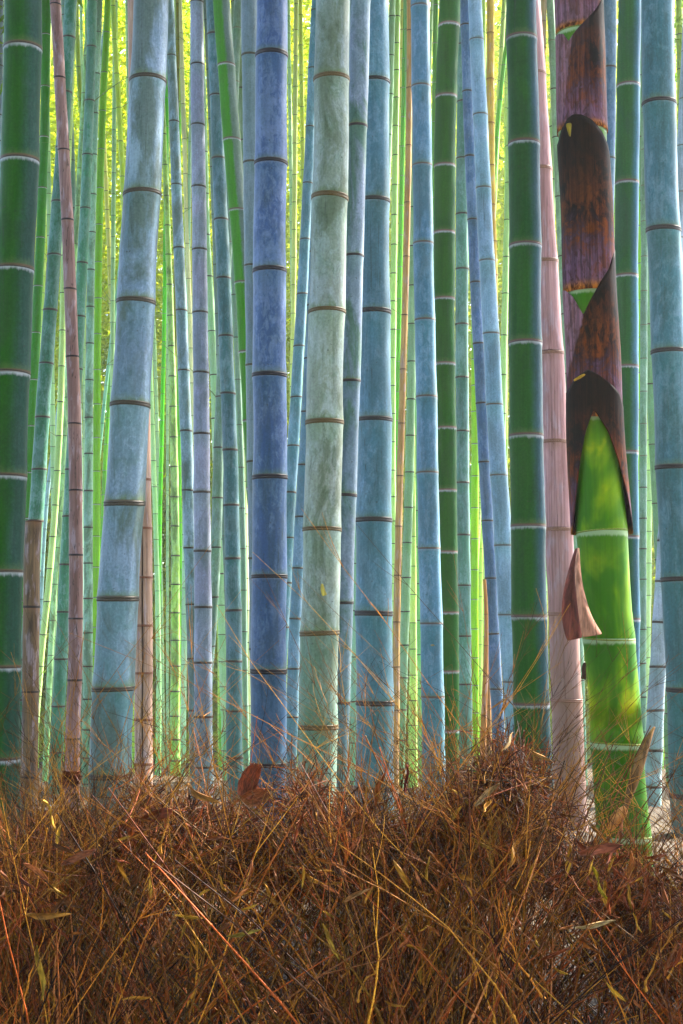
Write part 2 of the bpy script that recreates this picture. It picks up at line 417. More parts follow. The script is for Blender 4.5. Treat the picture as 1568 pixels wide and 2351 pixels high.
ALL = []
def bamboo(name, kp, nodes, style, rgb, label, group=None, depth=None, nodecol=(62, 46, 34), nodekind=None, slit=None,
           top=None, crown=True, branches=0, cat='bamboo', open_top=False, taper=None):
    """kp: (row, left edge, right edge) as seen in the photograph; nodes: rows of the joints"""
    kp = sorted(kp)
    yk = [q[0] for q in kp]; xc = [(q[1] + q[2]) / 2 for q in kp]; wk = [q[2] - q[1] for q in kp]
    wm = float(np.interp(900, yk, wk))
    if depth is None:
        dia = .082 + .038 * min(1.0, wm / 85.0)
        depth = dia * FPX / wm
    Yd = depth
    fx = smooth_curve(yk, xc)
    pw = np.polyfit(yk, wk, 1) if len(yk) > 1 else np.array([0, wk[0]])
    pw[0] = max(0.0, min(pw[0], .02))
    pw[1] = np.mean(wk) - pw[0] * np.mean(yk)
    gz = float(ground_z(Yd)) - .05
    ztop_frame = z_of(0, Yd)
    ymin_ref = -300; ph = random.uniform(0, 6.28)
    def axis(z):
        y = float(y_of(z, Yd)); yy = max(y, ymin_ref)
        m = mpp(yy, Yd)
        x = (float(fx(yy)) - IW / 2) * m
        w = float(np.polyval(pw, np.clip(yy, -200, 2100)))
        r = .5 * w * mpp(np.clip(yy, 0, 1900), Yd)
        if y < ymin_ref:
            dz = z - z_of(ymin_ref, Yd)
            m2 = mpp(ymin_ref + 80, Yd); x2 = (float(fx(ymin_ref + 80)) - IW / 2) * m2
            sl = (x - x2) / (z_of(ymin_ref, Yd) - z_of(ymin_ref + 80, Yd))
            x = x + np.clip(sl, -.10, .10) * min(dz, 5.0)
            r *= max(.25, 1 - dz / 16.0)
        return x + r * (.02 * math.sin(z * 13 + ph) + .025 * math.sin(z * 5.3 + 2 * ph)), Yd, r
    if Yd > 11 and top is None and not group: branches += random.choice((0, 1, 1))
    zt = top if top is not None else max(14.5, ztop_frame + 8.6) + random.uniform(-.6, 1.2)
    zn = [float(z_of(y, Yd)) for y in sorted(nodes)]
    sp_top = (zn[0] - zn[1]) if len(zn) > 1 else .3
    sp_bot = (zn[-2] - zn[-1]) if len(zn) > 1 else .3
    seg = 36 if wm > 55 else 26 if wm > 28 else 16 if wm > 12 else 10
    z = zn[-1] - sp_bot * .93; s = sp_bot * .93
    low = []
    while z > gz + .04:
        low.append(z); s *= .92; z -= max(s, .08)
    up = []
    if top is None:
        z = zn[0] + sp_top; s = sp_top
        while z < zt - .2:
            up.append(z); s = min(s * 1.02, .5); z += s
    allz = zn + low + up
    bx, by, br = axis(gz + .05)
    root = empty(name, (bx, by, gz + .05))
    o0 = np.array([bx, by, gz + .05])
    def ax_local(zl):
        x, yv, r = axis(zl + o0[2]); return x - o0[0], yv - o0[1], r
    st = [q - o0[2] for q in allz] + [gz - o0[2], zt - o0[2]]
    me = stem_mesh(name + '_stem', ax_local, st, seg, M[style], slit, open_top)
    kk = .54 if Yd < 12 else .72 if Yd < 15 else .98  # dimmer light near and brighter light far off put into the tint
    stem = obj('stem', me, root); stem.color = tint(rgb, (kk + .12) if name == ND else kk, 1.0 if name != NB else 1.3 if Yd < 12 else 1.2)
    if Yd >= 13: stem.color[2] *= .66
    if nodekind is None:
        nodekind = 'thin' if style in ('green', 'dkgreen', 'twotone') else 'thick'
    nk = 'far' if (wm < 14 and nodekind == 'thick') else nodekind
    nm = NODE[nk]
    for q in zn + low[:3] + up[:2]:
        x, yv, r = axis(q); x2 = axis(q + .1)[0]
        nd = obj('node', nm, root, (x - o0[0], yv - o0[1], q - o0[2]))
        nd.scale = (r, r, r * random.uniform(.85, 1.15)); nd.color = tint(nodecol, .7)
        nd.rotation_euler = (random.uniform(-.02, .02), math.atan2(x2 - x, .1) + random.uniform(-.02, .02), random.uniform(0, 6.28))
    for b in range(branches):
        q = random.choice((zn + up)[:max(2, len(zn) * 2 // 3)])
        x, yv, r = axis(q); sgn = random.choice((-1, 1)); Lb = random.uniform(.5, 1.3)
        an = random.uniform(.6, 1.15); k = np.linspace(0, 1, 6)
        dirx = sgn * math.cos(an); dz = math.sin(an)
        P = np.stack([x - o0[0] + sgn * r * .9 + dirx * Lb * k, yv - o0[1] + random.uniform(-.3, .3) * k, q - o0[2] + dz * Lb * k - .25 * Lb * k ** 2], -1)
        V, F = tubes(P[None], (np.linspace(1, .35, 6) * r * .10)[None], 4)
        bo = obj('branch', mesh_from('branch', V, F, {'below': np.full(len(V), 3.), 'above': np.full(len(V), 3.), 'band': np.zeros(len(V)), 'ang': np.zeros(len(V))}, True, [M['plain']]), root)
        bo.color = tint((110, 125, 45))
    if crown:
        x, yv, r = axis(zt - 6.6)
        co = obj('crown', random.choice(CROWN), root, (x - o0[0], yv - o0[1], zt - 6.6 - o0[2]))
        co.rotation_euler = (0, 0, random.uniform(0, 6.28)); s = random.uniform(.9, 1.15); co.scale = (s, s, 1)
    tag(root, label, cat, group)
    root['w'] = wm
    ALL.append((root, axis, Yd))
    return root, axis, Yd

def tubes(P, R, sides=3):
    """P (n,k,3) polylines, R (n,k) radii -> verts, quad faces"""
    n, k, _ = P.shape
    T = np.gradient(P, axis=1); T /= np.linalg.norm(T, axis=2, keepdims=True) + 1e-12
    ref = np.where(np.abs(T[:, :1, 1:2]) > .85, np.array([[[1., 0, 0]]]), np.array([[[0., 1, 0]]]))
    A = np.cross(T, np.broadcast_to(ref, T.shape)); A /= np.linalg.norm(A, axis=2, keepdims=True) + 1e-12
    B = np.cross(T, A)
    th = np.arange(sides) * 2 * np.pi / sides + .4
    V = P[:, :, None] + R[:, :, None, None] * (A[:, :, None] * np.cos(th)[None, None, :, None] + B[:, :, None] * np.sin(th)[None, None, :, None])
    F = grid_faces(k, sides, True)
    F = (F[None] + (np.arange(n) * k * sides)[:, None, None]).reshape(-1, 4)
    return V.reshape(-1, 3), F

NB = 'bamboo'; ND = 'dead_bamboo'
# ------------------------------------------------------------------ the stalks read from the photograph, left to right
bamboo(NB, [(0, 11, 94), (370, 1, 90), (620, -11, 79), (860, -23, 68), (1090, -31, 60), (1310, -38, 53), (1740, -46, 46)],
       [113, 370, 619, 858, 1094, 1313, 1531, 1741], 'dkgreen', (52, 80, 70), 'very thick dark green bamboo with chalky white rings, beside the cut brown stump', nodekind='thin')
bamboo(NB, [(0, -10, 8), (400, -14, 4), (900, -24, -6)], [3, 50, 100, 152, 210, 265, 325, 390], 'blue', (112, 124, 165), 'thin lavender bamboo peeping out behind the very thick dark green one')
bamboo(NB, [(0, 95, 116), (199, 93, 115), (432, 87, 108), (657, 77, 98), (872, 67, 88), (1085, 58, 79)],
       [80, 199, 315, 432, 546, 657, 764, 872, 978, 1085, 1190], 'green', (58, 122, 22), 'slim vivid green bamboo with white rings, between thick dark green bamboo and stump')
bamboo(NB, [(0, 147, 176), (87, 145, 173), (464, 118, 148), (587, 109, 141), (835, 90, 122), (1078, 73, 107), (1196, 65, 100)],
       [87, 213, 340, 464, 586, 712, 835, 958, 1078, 1196, 1310], 'blue', (66, 118, 92), 'leaning teal-green bamboo whose foot disappears behind the cut brown stump', depth=10.4)
bamboo(NB, [(0, 139, 153), (256, 155, 170), (587, 162, 177), (1000, 174, 190), (1500, 176, 193)],
       [35, 145, 256, 369, 479, 587, 700, 815, 925, 1030, 1150, 1260, 1370], 'plain', (92, 118, 122), 'thin slate bamboo hugging the far edge of the pinkish-brown dead stalk')
bamboo(ND, [(0, 115, 138), (180, 125, 151), (345, 132, 159), (505, 140, 169), (664, 146, 176), (819, 152, 182), (973, 155, 186), (1126, 158, 189), (1420, 158, 191), (1561, 154, 187), (1696, 151, 183)],
       [11, 179, 345, 505, 664, 819, 973, 1126, 1274, 1420, 1561, 1696], 'cracked', (152, 114, 106), 'slender pinkish-brown dead bamboo with dark joints and black cracks', depth=7.6, nodecol=(38, 20, 18))
bamboo('bamboo_stump', [(1195, 57, 97), (1393, 53, 90), (1588, 51, 89), (1830, 46, 86)], [1393, 1588, 1783], 'weathered', (138, 108, 74),
       'weathered brown bamboo stump cut off flat with a hollow top', depth=7.0, nodecol=(44, 28, 18), top=float(z_of(1197, 7.0)), crown=False, open_top=True, cat='stump')
bamboo(NB, [(0, 306, 387), (190, 297, 380), (447, 284, 369), (695, 269, 356), (931, 254, 343), (1155, 239, 331), (1375, 225, 319), (1581, 212, 309), (1780, 203, 300)],
       [187, 447, 694, 931, 1156, 1374, 1581, 1780], 'mould', (142, 160, 180), 'very thick leaning powder-blue bamboo with lilac bloom and grey blotches, beside split tan stalk', nodecol=(72, 62, 48))
bamboo(NB, [(75, 238, 253), (167, 232, 248), (343, 222, 239), (516, 218, 235), (767, 218, 234), (928, 217, 233), (1157, 212, 230), (1372, 209, 227), (1700, 205, 223)],
       [75, 167, 255, 343, 432, 516, 602, 685, 767, 849, 928, 1005, 1082, 1158, 1231, 1302, 1372, 1440, 1507, 1575], 'green', (112, 160, 28), 'slim yellow-green bamboo with many white rings, left of the leaning powder-blue one', branches=1)
bamboo(NB, [(0, 202, 224), (108, 199, 220), (356, 187, 211), (604, 177, 202), (727, 171, 197), (1185, 143, 170), (1405, 131, 160), (1621, 119, 151)],
       [3, 108, 232, 356, 479, 604, 727, 848, 967, 1078, 1185, 1296, 1405, 1513, 1621, 1727], 'blue', (86, 140, 108), 'jade green bamboo passing behind the pinkish-brown dead stalk', depth=11.5)
bamboo(NB, [(75, 219, 234), (261, 211, 226), (447, 204, 219), (620, 201, 218), (873, 196, 218), (1042, 191, 214), (1211, 191, 213), (1500, 193, 212)],
       [75, 170, 261, 356, 447, 534, 620, 705, 789, 873, 959, 1042, 1127, 1211, 1293, 1374, 1453, 1530, 1605], 'mould', (142, 178, 172), 'slim pale mint mottled bamboo right beside the pinkish-brown dead stalk')
bamboo(NB, [(0, 171, 181), (154, 174, 186), (300, 184, 195), (700, 196, 207)], [60, 154, 232, 310, 390, 470, 560], 'plain', (150, 165, 62), 'thin olive-yellow bamboo far behind the teal-green leaning ones', depth=24, branches=3)
bamboo(NB, [(0, 252, 266), (92, 257, 269), (325, 272, 284), (406, 275, 287), (700, 283, 295)], [92, 170, 248, 325, 406, 490], 'plain', (178, 198, 88), 'thin pale lime bamboo leaning against the light, left of the powder-blue one', depth=22, branches=2)
bamboo(NB, [(735, 257, 266), (830, 246, 254), (930, 235, 243), (1100, 218, 226)], [740, 790, 838, 885, 930], 'plain', (120, 168, 160), 'thin slanting sea-green bamboo, left of the powder-blue one', depth=23)
bamboo(NB, [(820, 254, 264), (930, 245, 254), (1030, 238, 248), (1200, 231, 241)], [850, 905, 960, 1020, 1080], 'green', (96, 158, 40), 'thin slanting bright green bamboo, left of the powder-blue one', depth=25)
bamboo(NB, [(673, 138, 152), (841, 133, 150), (1001, 128, 143), (1200, 118, 133), (1306, 106, 121), (1457, 92, 107)],
       [673, 759, 841, 923, 1001, 1081, 1160, 1232, 1306, 1381, 1457, 1530], 'plain', (168, 192, 138), 'slim pale yellow-green bamboo curving towards the stump', depth=17)
bamboo(NB, [(913, 146, 159), (1001, 142, 155), (1174, 129, 143), (1342, 119, 132), (1505, 110, 123), (1660, 102, 116)],
       [913, 1001, 1088, 1174, 1258, 1342, 1425, 1505, 1582, 1660, 1737], 'mould', (150, 188, 150), 'slim pale mint bamboo streaked yellow, leaning towards the stump', depth=18)
bamboo(NB, [(987, 124, 133), (1155, 102, 112), (1330, 91, 101), (1500, 84, 94)], [1000, 1055, 1105, 1160, 1215, 1270, 1325], 'blue', (150, 178, 208), 'thin light blue bamboo just right of the stump', depth=24)
bamboo(ND, [(950, 304, 345), (1101, 305, 347), (1326, 308, 351), (1545, 309, 350), (1753, 309, 351)], [1101, 1213, 1326, 1436, 1545, 1651, 1753], 'dead', (196, 158, 132),
       'pale tan dead bamboo split from top to bottom by a black slit', depth=6.4, slit=(.02, .075), nodecol=(130, 76, 48), top=4.6, crown=False)
bamboo(NB, [(900, 341, 352), (1118, 348, 361), (1298, 354, 366), (1800, 357, 369)], [900, 975, 1058, 1118, 1180, 1239, 1298, 1357, 1415], 'plain', (158, 196, 160), 'thin mint bamboo beside the split tan stalk', depth=20)
bamboo(NB, [(560, 374, 384), (705, 373, 382), (1070, 365, 374), (1400, 360, 369)], [600, 660, 720, 785, 845, 905, 965, 1025, 1085, 1160, 1206, 1255], 'green', (84, 172, 42), 'thin vivid green bamboo in the bright gap right of powder-blue one', depth=22)
bamboo(NB, [(100, 363, 374), (379, 371, 382), (518, 379, 391), (654, 383, 398), (795, 387, 402), (934, 389, 406), (1141, 390, 411), (1342, 391, 413), (1644, 391, 413)],
       [379, 450, 518, 585, 654, 725, 795, 864, 934, 1004, 1072, 1141, 1208, 1276, 1342, 1407, 1470, 1529, 1587, 1644], 'mould', (150, 182, 104), 'slim yellow-green bamboo with closely spaced brown joints')
bamboo(NB, [(0, 379, 399), (129, 382, 404), (280, 388, 412), (425, 393, 418), (713, 402, 429), (990, 413, 442), (1258, 422, 452), (1630, 433, 463)],
       [129, 280, 425, 570, 713, 851, 990, 1126, 1258, 1388, 1512, 1630, 1745], 'mould', (142, 164, 172), 'pale blue-grey bamboo leaning, left neighbour of the lilac-grey one', depth=9.6)
bamboo(NB, [(5, 436, 466), (288, 439, 471), (574, 441, 475), (856, 442, 479), (1130, 445, 484), (1394, 445, 486), (1645, 446, 488)],
       [5, 149, 288, 430, 574, 718, 856, 996, 1130, 1265, 1394, 1521, 1645], 'blue', (166, 166, 186), 'straight lilac-grey bamboo with evenly spaced thin brown joints')
bamboo(NB, [(0, 466, 479), (161, 473, 487), (384, 482, 496), (608, 489, 504), (911, 499, 514)], [47, 161, 274, 384, 493, 608, 721, 815, 911], 'plain', (92, 112, 114), 'thin slate-grey bamboo tucked behind the teal-blue leaning one', depth=15)
bamboo(NB, [(0, 473, 502), (221, 482, 512), (364, 486, 517), (639, 496, 530), (904, 506, 541), (1160, 514, 550), (1400, 518, 554), (1632, 519, 556)],
       [79, 221, 364, 505, 639, 772, 904, 1033, 1160, 1282, 1401, 1518, 1632], 'blue', (84, 120, 124), 'teal-blue leaning bamboo, left neighbour of the half-green one')
bamboo(NB, [(0, 488, 529), (151, 498, 538), (322, 512, 553), (484, 527, 567), (650, 538, 579), (809, 548, 590), (967, 557, 599)],
       [151, 322, 484, 650, 809, 967, 1121], 'twotone', (112, 128, 118), 'leaning bamboo half vivid green and half grey with white rings', depth=8.6, nodecol=(110, 80, 76))
bamboo(NB, [(0, 530, 554), (83, 532, 556), (204, 542, 566), (420, 556, 580)], [5, 83, 204, 322, 440], 'plain', (108, 128, 96), 'dull green bamboo behind the half-green leaning one', depth=13)
bamboo(NB, [(0, 553, 591), (374, 558, 596), (839, 564, 602), (1282, 570, 608)], [128, 374, 611, 839, 1060, 1282, 1490], 'plain', (126, 142, 148), 'grey-green bamboo standing close behind the deep blue one', depth=7.8, nodecol=(70, 62, 40))
bamboo(NB, [(0, 589, 660), (131, 588, 661), (378, 582, 658), (622, 581, 657), (864, 580, 658), (1097, 580, 659), (1325, 578, 659), (1540, 576, 658), (1755, 574, 657)],
       [128, 376, 622, 862, 1096, 1324, 1540, 1755], 'blue', (84, 106, 150), 'thick straight deep blue bamboo', nodecol=(44, 36, 40))
bamboo(NB, [(0, 674, 686), (402, 671, 682), (655, 668, 680), (1000, 663, 675)], [70, 130, 200, 265, 330, 402, 465, 528, 592, 655, 720], 'plain', (196, 204, 140), 'thin straw-lime bamboo glowing in the gap right of the deep blue one', depth=20, branches=3)
bamboo(NB, [(0, 684, 695), (174, 686, 698), (318, 689, 700), (600, 692, 703)], [35, 105, 174, 246, 318, 391, 462], 'plain', (178, 190, 84), 'thin olive-lime bamboo in the gap left of the pale stained one', depth=21, branches=3)
bamboo(NB, [(158, 708, 727), (292, 702, 723), (421, 695, 718), (675, 680, 706), (912, 666, 694), (1131, 652, 680), (1338, 640, 668)],
       [158, 292, 421, 550, 675, 795, 912, 1024, 1131, 1235, 1338, 1440], 'blue', (110, 150, 164), 'teal-blue bamboo leaning down behind the deep blue one', depth=11.2)
bamboo(NB, [(701, 704, 731), (824, 698, 725), (1067, 684, 712), (1304, 670, 698), (1420, 664, 692), (1646, 657, 685)],
       [701, 824, 946, 1067, 1187, 1304, 1420, 1535, 1646], 'blue', (100, 130, 150), 'steel-blue bamboo half hidden by the pale stained one', depth=12.4)
bamboo(NB, [(0, 725, 804), (187, 721, 802), (457, 716, 798), (718, 709, 793), (970, 702, 787), (1216, 695, 782), (1453, 691, 779), (1668, 685, 776)],
       [183, 455, 717, 970, 1216, 1453, 1668, 1865], 'mould', (160, 168, 158), 'thick pale grey-green bamboo with moss stains and a stuck yellow scrap', nodecol=(96, 76, 38))
bamboo(NB, [(0, 803, 851), (291, 796, 844), (589, 788, 836), (875, 779, 826), (1137, 773, 820), (1384, 764, 811), (1613, 757, 803)],
       [291, 589, 875, 1137, 1384, 1613, 1832], 'patchy', (140, 152, 172), 'lilac-grey bamboo with green patches squeezed between the pale stained and the blue one', depth=4.95, nodecol=(60, 48, 46))
bamboo(NB, [(0, 824, 892), (192, 820, 894), (464, 820, 896), (718, 818, 896), (964, 818, 898), (1194, 817, 900), (1408, 817, 903), (1613, 816, 904), (1808, 816, 903)],
       [191, 463, 718, 964, 1194, 1408, 1613, 1808], 'blue', (110, 144, 166), 'thick steel-blue bamboo standing left of the golden dead stalk', depth=5.3, nodecol=(58, 52, 48))
bamboo(NB, [(0, 893, 908), (217, 888, 903), (500, 878, 893)], [38, 128, 217, 310, 400], 'plain', (140, 172, 156), 'thin pale teal bamboo right behind the thick steel-blue one', depth=18)
bamboo(NB, [(0, 905, 919), (225, 903, 917), (494, 898, 913), (757, 894, 909), (1015, 894, 909), (1300, 896, 911)],
       [100, 162, 225, 290, 357, 425, 494, 562, 628, 692, 757, 822, 886, 950, 1015, 1080], 'plain', (170, 202, 142), 'thin pale green bamboo between the steel-blue and the golden dead stalk', depth=19, branches=1)
bamboo(NB, [(560, 914, 925), (700, 911, 922), (1000, 905, 916)], [613, 686, 757, 830, 900], 'green', (84, 160, 34), 'thin vivid green bamboo glimpsed left of the golden dead stalk', depth=23)
bamboo(ND, [(0, 935, 945), (202, 932, 945), (334, 932, 946), (465, 928, 944), (589, 924, 941), (723, 920, 936), (972, 914, 931), (1208, 906, 924), (1428, 902, 919), (1630, 902, 916)],
       [70, 202, 334, 465, 589, 723, 848, 972, 1092, 1208, 1321, 1428, 1531, 1630, 1725], 'dead', (196, 152, 88), 'thin golden-brown dead bamboo with dark joints', depth=12.5, nodecol=(92, 58, 30), slit=(.3, .05))
bamboo(NB, [(566, 938, 955), (744, 937, 954), (917, 934, 954), (1084, 929, 951), (1246, 924, 947), (1404, 919, 941), (1556, 914, 935), (1699, 909, 930)],
       [566, 656, 744, 830, 917, 1000, 1084, 1165, 1246, 1326, 1404, 1481, 1556, 1629, 1699], 'plain', (138, 172, 146), 'pale sage bamboo directly behind the golden dead stalk', depth=14.5)
bamboo(NB, [(17, 943, 986), (200, 945, 989), (382, 947, 992), (736, 951, 999), (1087, 957, 1007), (1432, 964, 1016), (1762, 970, 1024)],
       [17, 200, 381, 560, 736, 912, 1086, 1260, 1432, 1600, 1762], 'blue', (102, 140, 164), 'blue-teal bamboo with faint vertical scratches, left neighbour of dark green ringed one', depth=6.9, nodecol=(84, 68, 66), nodekind='thin')
bamboo(NB, [(0, 1007, 1056), (223, 1000, 1051), (382, 996, 1048), (535, 994, 1044), (836, 995, 1044), (983, 998, 1046), (1124, 1000, 1049), (1266, 1003, 1052), (1541, 1004, 1053)],
       [60, 223, 382, 535, 687, 836, 983, 1126, 1267, 1406, 1541, 1677, 1805], 'dkgreen', (40, 92, 16), 'slightly bowed dark green bamboo with bright white rings', depth=7.8, nodecol=(140, 104, 104))
bamboo(NB, [(0, 994, 1007), (190, 992, 1004), (600, 988, 1000)], [12, 100, 190, 280, 370], 'green', (72, 136, 30), 'thin bright green bamboo behind the bowed dark green one', depth=21)
bamboo(NB, [(234, 1050, 1076), (492, 1046, 1074), (745, 1045, 1078), (990, 1045, 1077), (1228, 1047, 1078), (1460, 1051, 1083), (1678, 1052, 1084)],
       [234, 365, 492, 618, 745, 867, 990, 1108, 1228, 1344, 1460, 1571, 1678], 'blue', (108, 150, 132), 'sage-green bamboo just right of the bowed dark green one', depth=11.0)
bamboo(NB, [(59, 1056, 1082), (211, 1062, 1087), (505, 1073, 1098), (789, 1085, 1111), (1061, 1100, 1127), (1328, 1112, 1140), (1582, 1124, 1155)],
       [59, 211, 360, 505, 649, 789, 926, 1061, 1196, 1328, 1455, 1582], 'blue', (96, 122, 160), 'slate-blue leaning bamboo behind the light blue leaning one', depth=9.6)
bamboo(NB, [(0, 1075, 1106), (93, 1078, 1110), (265, 1085, 1120), (433, 1093, 1129), (600, 1100, 1136), (767, 1107, 1145), (930, 1115, 1155), (1092, 1126, 1167), (1412, 1145, 1188), (1566, 1154, 1197)],
       [93, 265, 433, 600, 767, 930, 1092, 1253, 1412, 1566], 'blue', (158, 186, 210), 'light sky-blue bamboo leaning, left neighbour of the thick green ringed one', depth=8.4, nodecol=(86, 84, 84), nodekind='thin')
bamboo(ND, [(0, 1116, 1136), (182, 1117, 1135), (283, 1118, 1135), (600, 1124, 1141)], [77, 182, 283, 380], 'dead', (206, 170, 78), 'straw-yellow dead bamboo in the bright gap behind the sky-blue one', depth=15, branches=2, nodecol=(150, 100, 40))
bamboo(NB, [(100, 1158, 1168), (230, 1143, 1153), (400, 1130, 1140), (620, 1116, 1126)], [150, 230, 316, 400, 480], 'green', (92, 162, 36), 'thin slanting grass-green bamboo in the gap right of the sky-blue one', depth=21, branches=2)
bamboo(NB, [(0, 1152, 1164), (110, 1146, 1157), (187, 1142, 1153), (400, 1132, 1143)], [30, 110, 187, 262, 340], 'plain', (178, 194, 130), 'thin cream-green bamboo in the gap beside thick green ringed one', depth=22, branches=3)
bamboo(NB, [(420, 1160, 1172), (674, 1152, 1168), (770, 1149, 1165), (861, 1148, 1164), (1100, 1144, 1160)], [420, 505, 590, 674, 770, 861, 950], 'plain', (160, 190, 146), 'thin pale sage bamboo beside the thick green ringed one', depth=18)
bamboo(NB, [(885, 1083, 1098), (1019, 1083, 1099), (1166, 1080, 1101), (1308, 1079, 1099), (1444, 1082, 1099), (1573, 1083, 1098)],
       [885, 945, 1019, 1093, 1166, 1237, 1308, 1376, 1444, 1510, 1573, 1636], 'green', (134, 180, 40), 'slim lime-green bamboo with white rings, left of the slate-blue leaning one', depth=17)
bamboo(NB, [(1100, 1101, 1110), (1300, 1100, 1109), (1700, 1096, 1106)], [1150, 1205, 1260, 1315, 1370, 1425, 1480, 1540], 'plain', (176, 204, 110), 'thin pale lime bamboo beside the orange dead stalks', depth=23)
bamboo(ND, [(1330, 1108, 1116), (1552, 1108, 1121), (1642, 1104, 1118), (1718, 1101, 1116)], [1410, 1482, 1552, 1642, 1730], 'dead', (202, 138, 66), 'short orange dead bamboo leaning at the foot of slate-blue one, with darker blotches', depth=9.3, top=float(z_of(1330, 9.3)), crown=False, nodecol=(92, 50, 24))
bamboo(ND, [(1500, 1113, 1124), (1600, 1114, 1127), (1760, 1114, 1129)], [1540, 1620, 1700], 'dead', (214, 158, 92), 'short pale orange dead bamboo upright at the foot of slate-blue one', depth=9.7, top=float(z_of(1480, 9.7)), crown=False, nodecol=(150, 86, 44))
bamboo(NB, [(0, 1163, 1229), (92, 1164, 1235), (333, 1166, 1240), (566, 1167, 1243), (790, 1168, 1245), (1003, 1169, 1247), (1208, 1172, 1251), (1416, 1175, 1256), (1616, 1180, 1264), (1816, 1187, 1271)],
       [90, 331, 565, 788, 1001, 1208, 1415, 1616, 1816], 'dkgreen', (62, 88, 104), 'thick green bamboo with chalky rings and a bluish right flank, beside pink dead stalk', nodecol=(96, 66, 70))
bamboo(ND, [(0, 1193, 1243), (172, 1200, 1251), (389, 1212, 1265), (601, 1226, 1281), (811, 1235, 1294), (1016, 1245, 1307), (1216, 1249, 1314), (1411, 1257, 1326), (1607, 1265, 1337), (1797, 1272, 1346)],
       [172, 389, 601, 811, 1015, 1215, 1410, 1607, 1797], 'pinkdead', (206, 154, 154), 'thick pinkish-lilac dead bamboo turning tan below, with a hairline crack', depth=5.9, slit=(-.22, .012), nodecol=(150, 104, 84))
bamboo(ND, [(0, 1242, 1256), (172, 1239, 1252), (420, 1234, 1247)], [50, 110, 172, 240], 'dead', (176, 150, 120), 'thin tan dead bamboo behind the pinkish-lilac dead one', depth=14, nodecol=(110, 70, 40))
bamboo(NB, [(0, 1270, 1290), (167, 1266, 1287), (292, 1261, 1282), (600, 1251, 1272)], [50, 167, 292, 414, 530], 'plain', (134, 168, 122), 'sage bamboo between pink dead stalk and the sheathed shoot', depth=15)
bamboo(NB, [(450, 1274, 1293), (589, 1281, 1299), (722, 1287, 1305), (971, 1300, 1318), (1400, 1318, 1336), (1700, 1328, 1346)], [452, 589, 722, 859, 971, 1090, 1210, 1330, 1450], 'blue', (140, 172, 160), 'pale mint bamboo squeezed between the pink dead stalk and the sheathed shoot', depth=14)
bamboo(NB, [(0, 1385, 1415), (156, 1385, 1415), (365, 1382, 1412), (700, 1378, 1408)], [156, 365, 563, 760], 'blue', (96, 124, 152), 'steel-blue bamboo close behind the sheathed shoot, left of white-ringed teal one', depth=9.8)
bamboo(NB, [(0, 1422, 1471), (198, 1416, 1471), (422, 1410, 1467), (635, 1410, 1467), (844, 1411, 1466), (1040, 1411, 1466), (1234, 1411, 1467), (1422, 1411, 1468), (1700, 1413, 1470)],
       [198, 421, 635, 843, 1039, 1233, 1422, 1600], 'dkgreen', (84, 120, 146), 'blue-green bamboo with white rings just right of the sheathed shoot', depth=6.9, nodecol=(104, 76, 90))
bamboo(NB, [(700, 1465, 1482), (856, 1465, 1483), (1023, 1465, 1484), (1258, 1462, 1480), (1500, 1460, 1478)], [690, 775, 856, 941, 1023, 1104, 1180, 1258, 1335], 'green', (126, 184, 62), 'slim bright green bamboo with white joints in the gap beside thickest right-hand stalk', depth=17)
bamboo(NB, [(315, 1466, 1484), (461, 1471, 1490), (603, 1471, 1490), (745, 1477, 1497), (882, 1483, 1503), (1021, 1490, 1510), (1285, 1504, 1524), (1411, 1511, 1531)],
       [175, 315, 461, 603, 745, 882, 1021, 1156, 1285, 1411], 'plain', (96, 134, 110), 'dull green bamboo following the left edge of the thick blue-teal one', depth=15)
bamboo(NB, [(0, 1470, 1546), (242, 1476, 1551), (532, 1485, 1561), (810, 1496, 1574), (1073, 1508, 1588), (1331, 1517, 1599), (1582, 1529, 1612), (1800, 1538, 1622)],
       [239, 529, 808, 1073, 1331, 1582, 1825], 'blue', (94, 132, 146), 'thick blue-teal bamboo with wide joints and fine cracks, rightmost of the thick ones', nodecol=(62, 54, 52))
bamboo(NB, [(0, 1552, 1566), (300, 1556, 1571), (600, 1562, 1577), (900, 1568, 1583)], [80, 160, 240, 317, 393, 470, 550], 'plain', (140, 160, 78), 'thin olive-green bamboo right of the thick blue-teal one', depth=18, branches=1)
bamboo(NB, [(1100, 1517, 1550), (1335, 1504, 1540), (1531, 1491, 1530), (1631, 1485, 1525), (1721, 1482, 1522)], [1240, 1335, 1429, 1531, 1631, 1721], 'blue', (196, 206, 222), 'white-lilac bamboo leaning out from behind the thick blue-teal one', depth=8.8)
bamboo(NB, [(1000, 1486, 1498), (1220, 1484, 1497), (1500, 1480, 1493)], [1080, 1150, 1220, 1293, 1367, 1440, 1510], 'plain', (180, 206, 168), 'thin pale mint bamboo near the white-lilac leaning one', depth=20)
bamboo(NB, [(1200, 1467, 1485), (1410, 1466, 1484), (1600, 1465, 1484)], [1260, 1330, 1445, 1523, 1600, 1680], 'blue', (122, 158, 150), 'slim grey-mint bamboo low between shoot and white-lilac one', depth=14)
bamboo(NB, [(1232, 943, 955), (1390, 942, 956), (1513, 940, 957), (1700, 937, 959), (1850, 934, 961)], [1232, 1300, 1365, 1430, 1490, 1550, 1608, 1665, 1720], 'plain', (190, 210, 132), 'pale butter-green bamboo low beside the golden dead stalk', depth=15.4)
bamboo(NB, [(1200, 947, 963), (1340, 950, 966), (1503, 956, 972), (1700, 960, 976)], [1256, 1340, 1424, 1503, 1580, 1655], 'plain', (116, 170, 124), 'slim leaf-green bamboo tucked behind the scratched blue-teal one', depth=16)
bamboo(NB, [(1100, 803, 820), (1402, 805, 822), (1700, 803, 820)], [1100, 1200, 1294, 1402, 1508, 1610], 'plain', (132, 168, 164), 'slim pale teal bamboo between the patchy lilac-grey and steel-blue ones', depth=15)
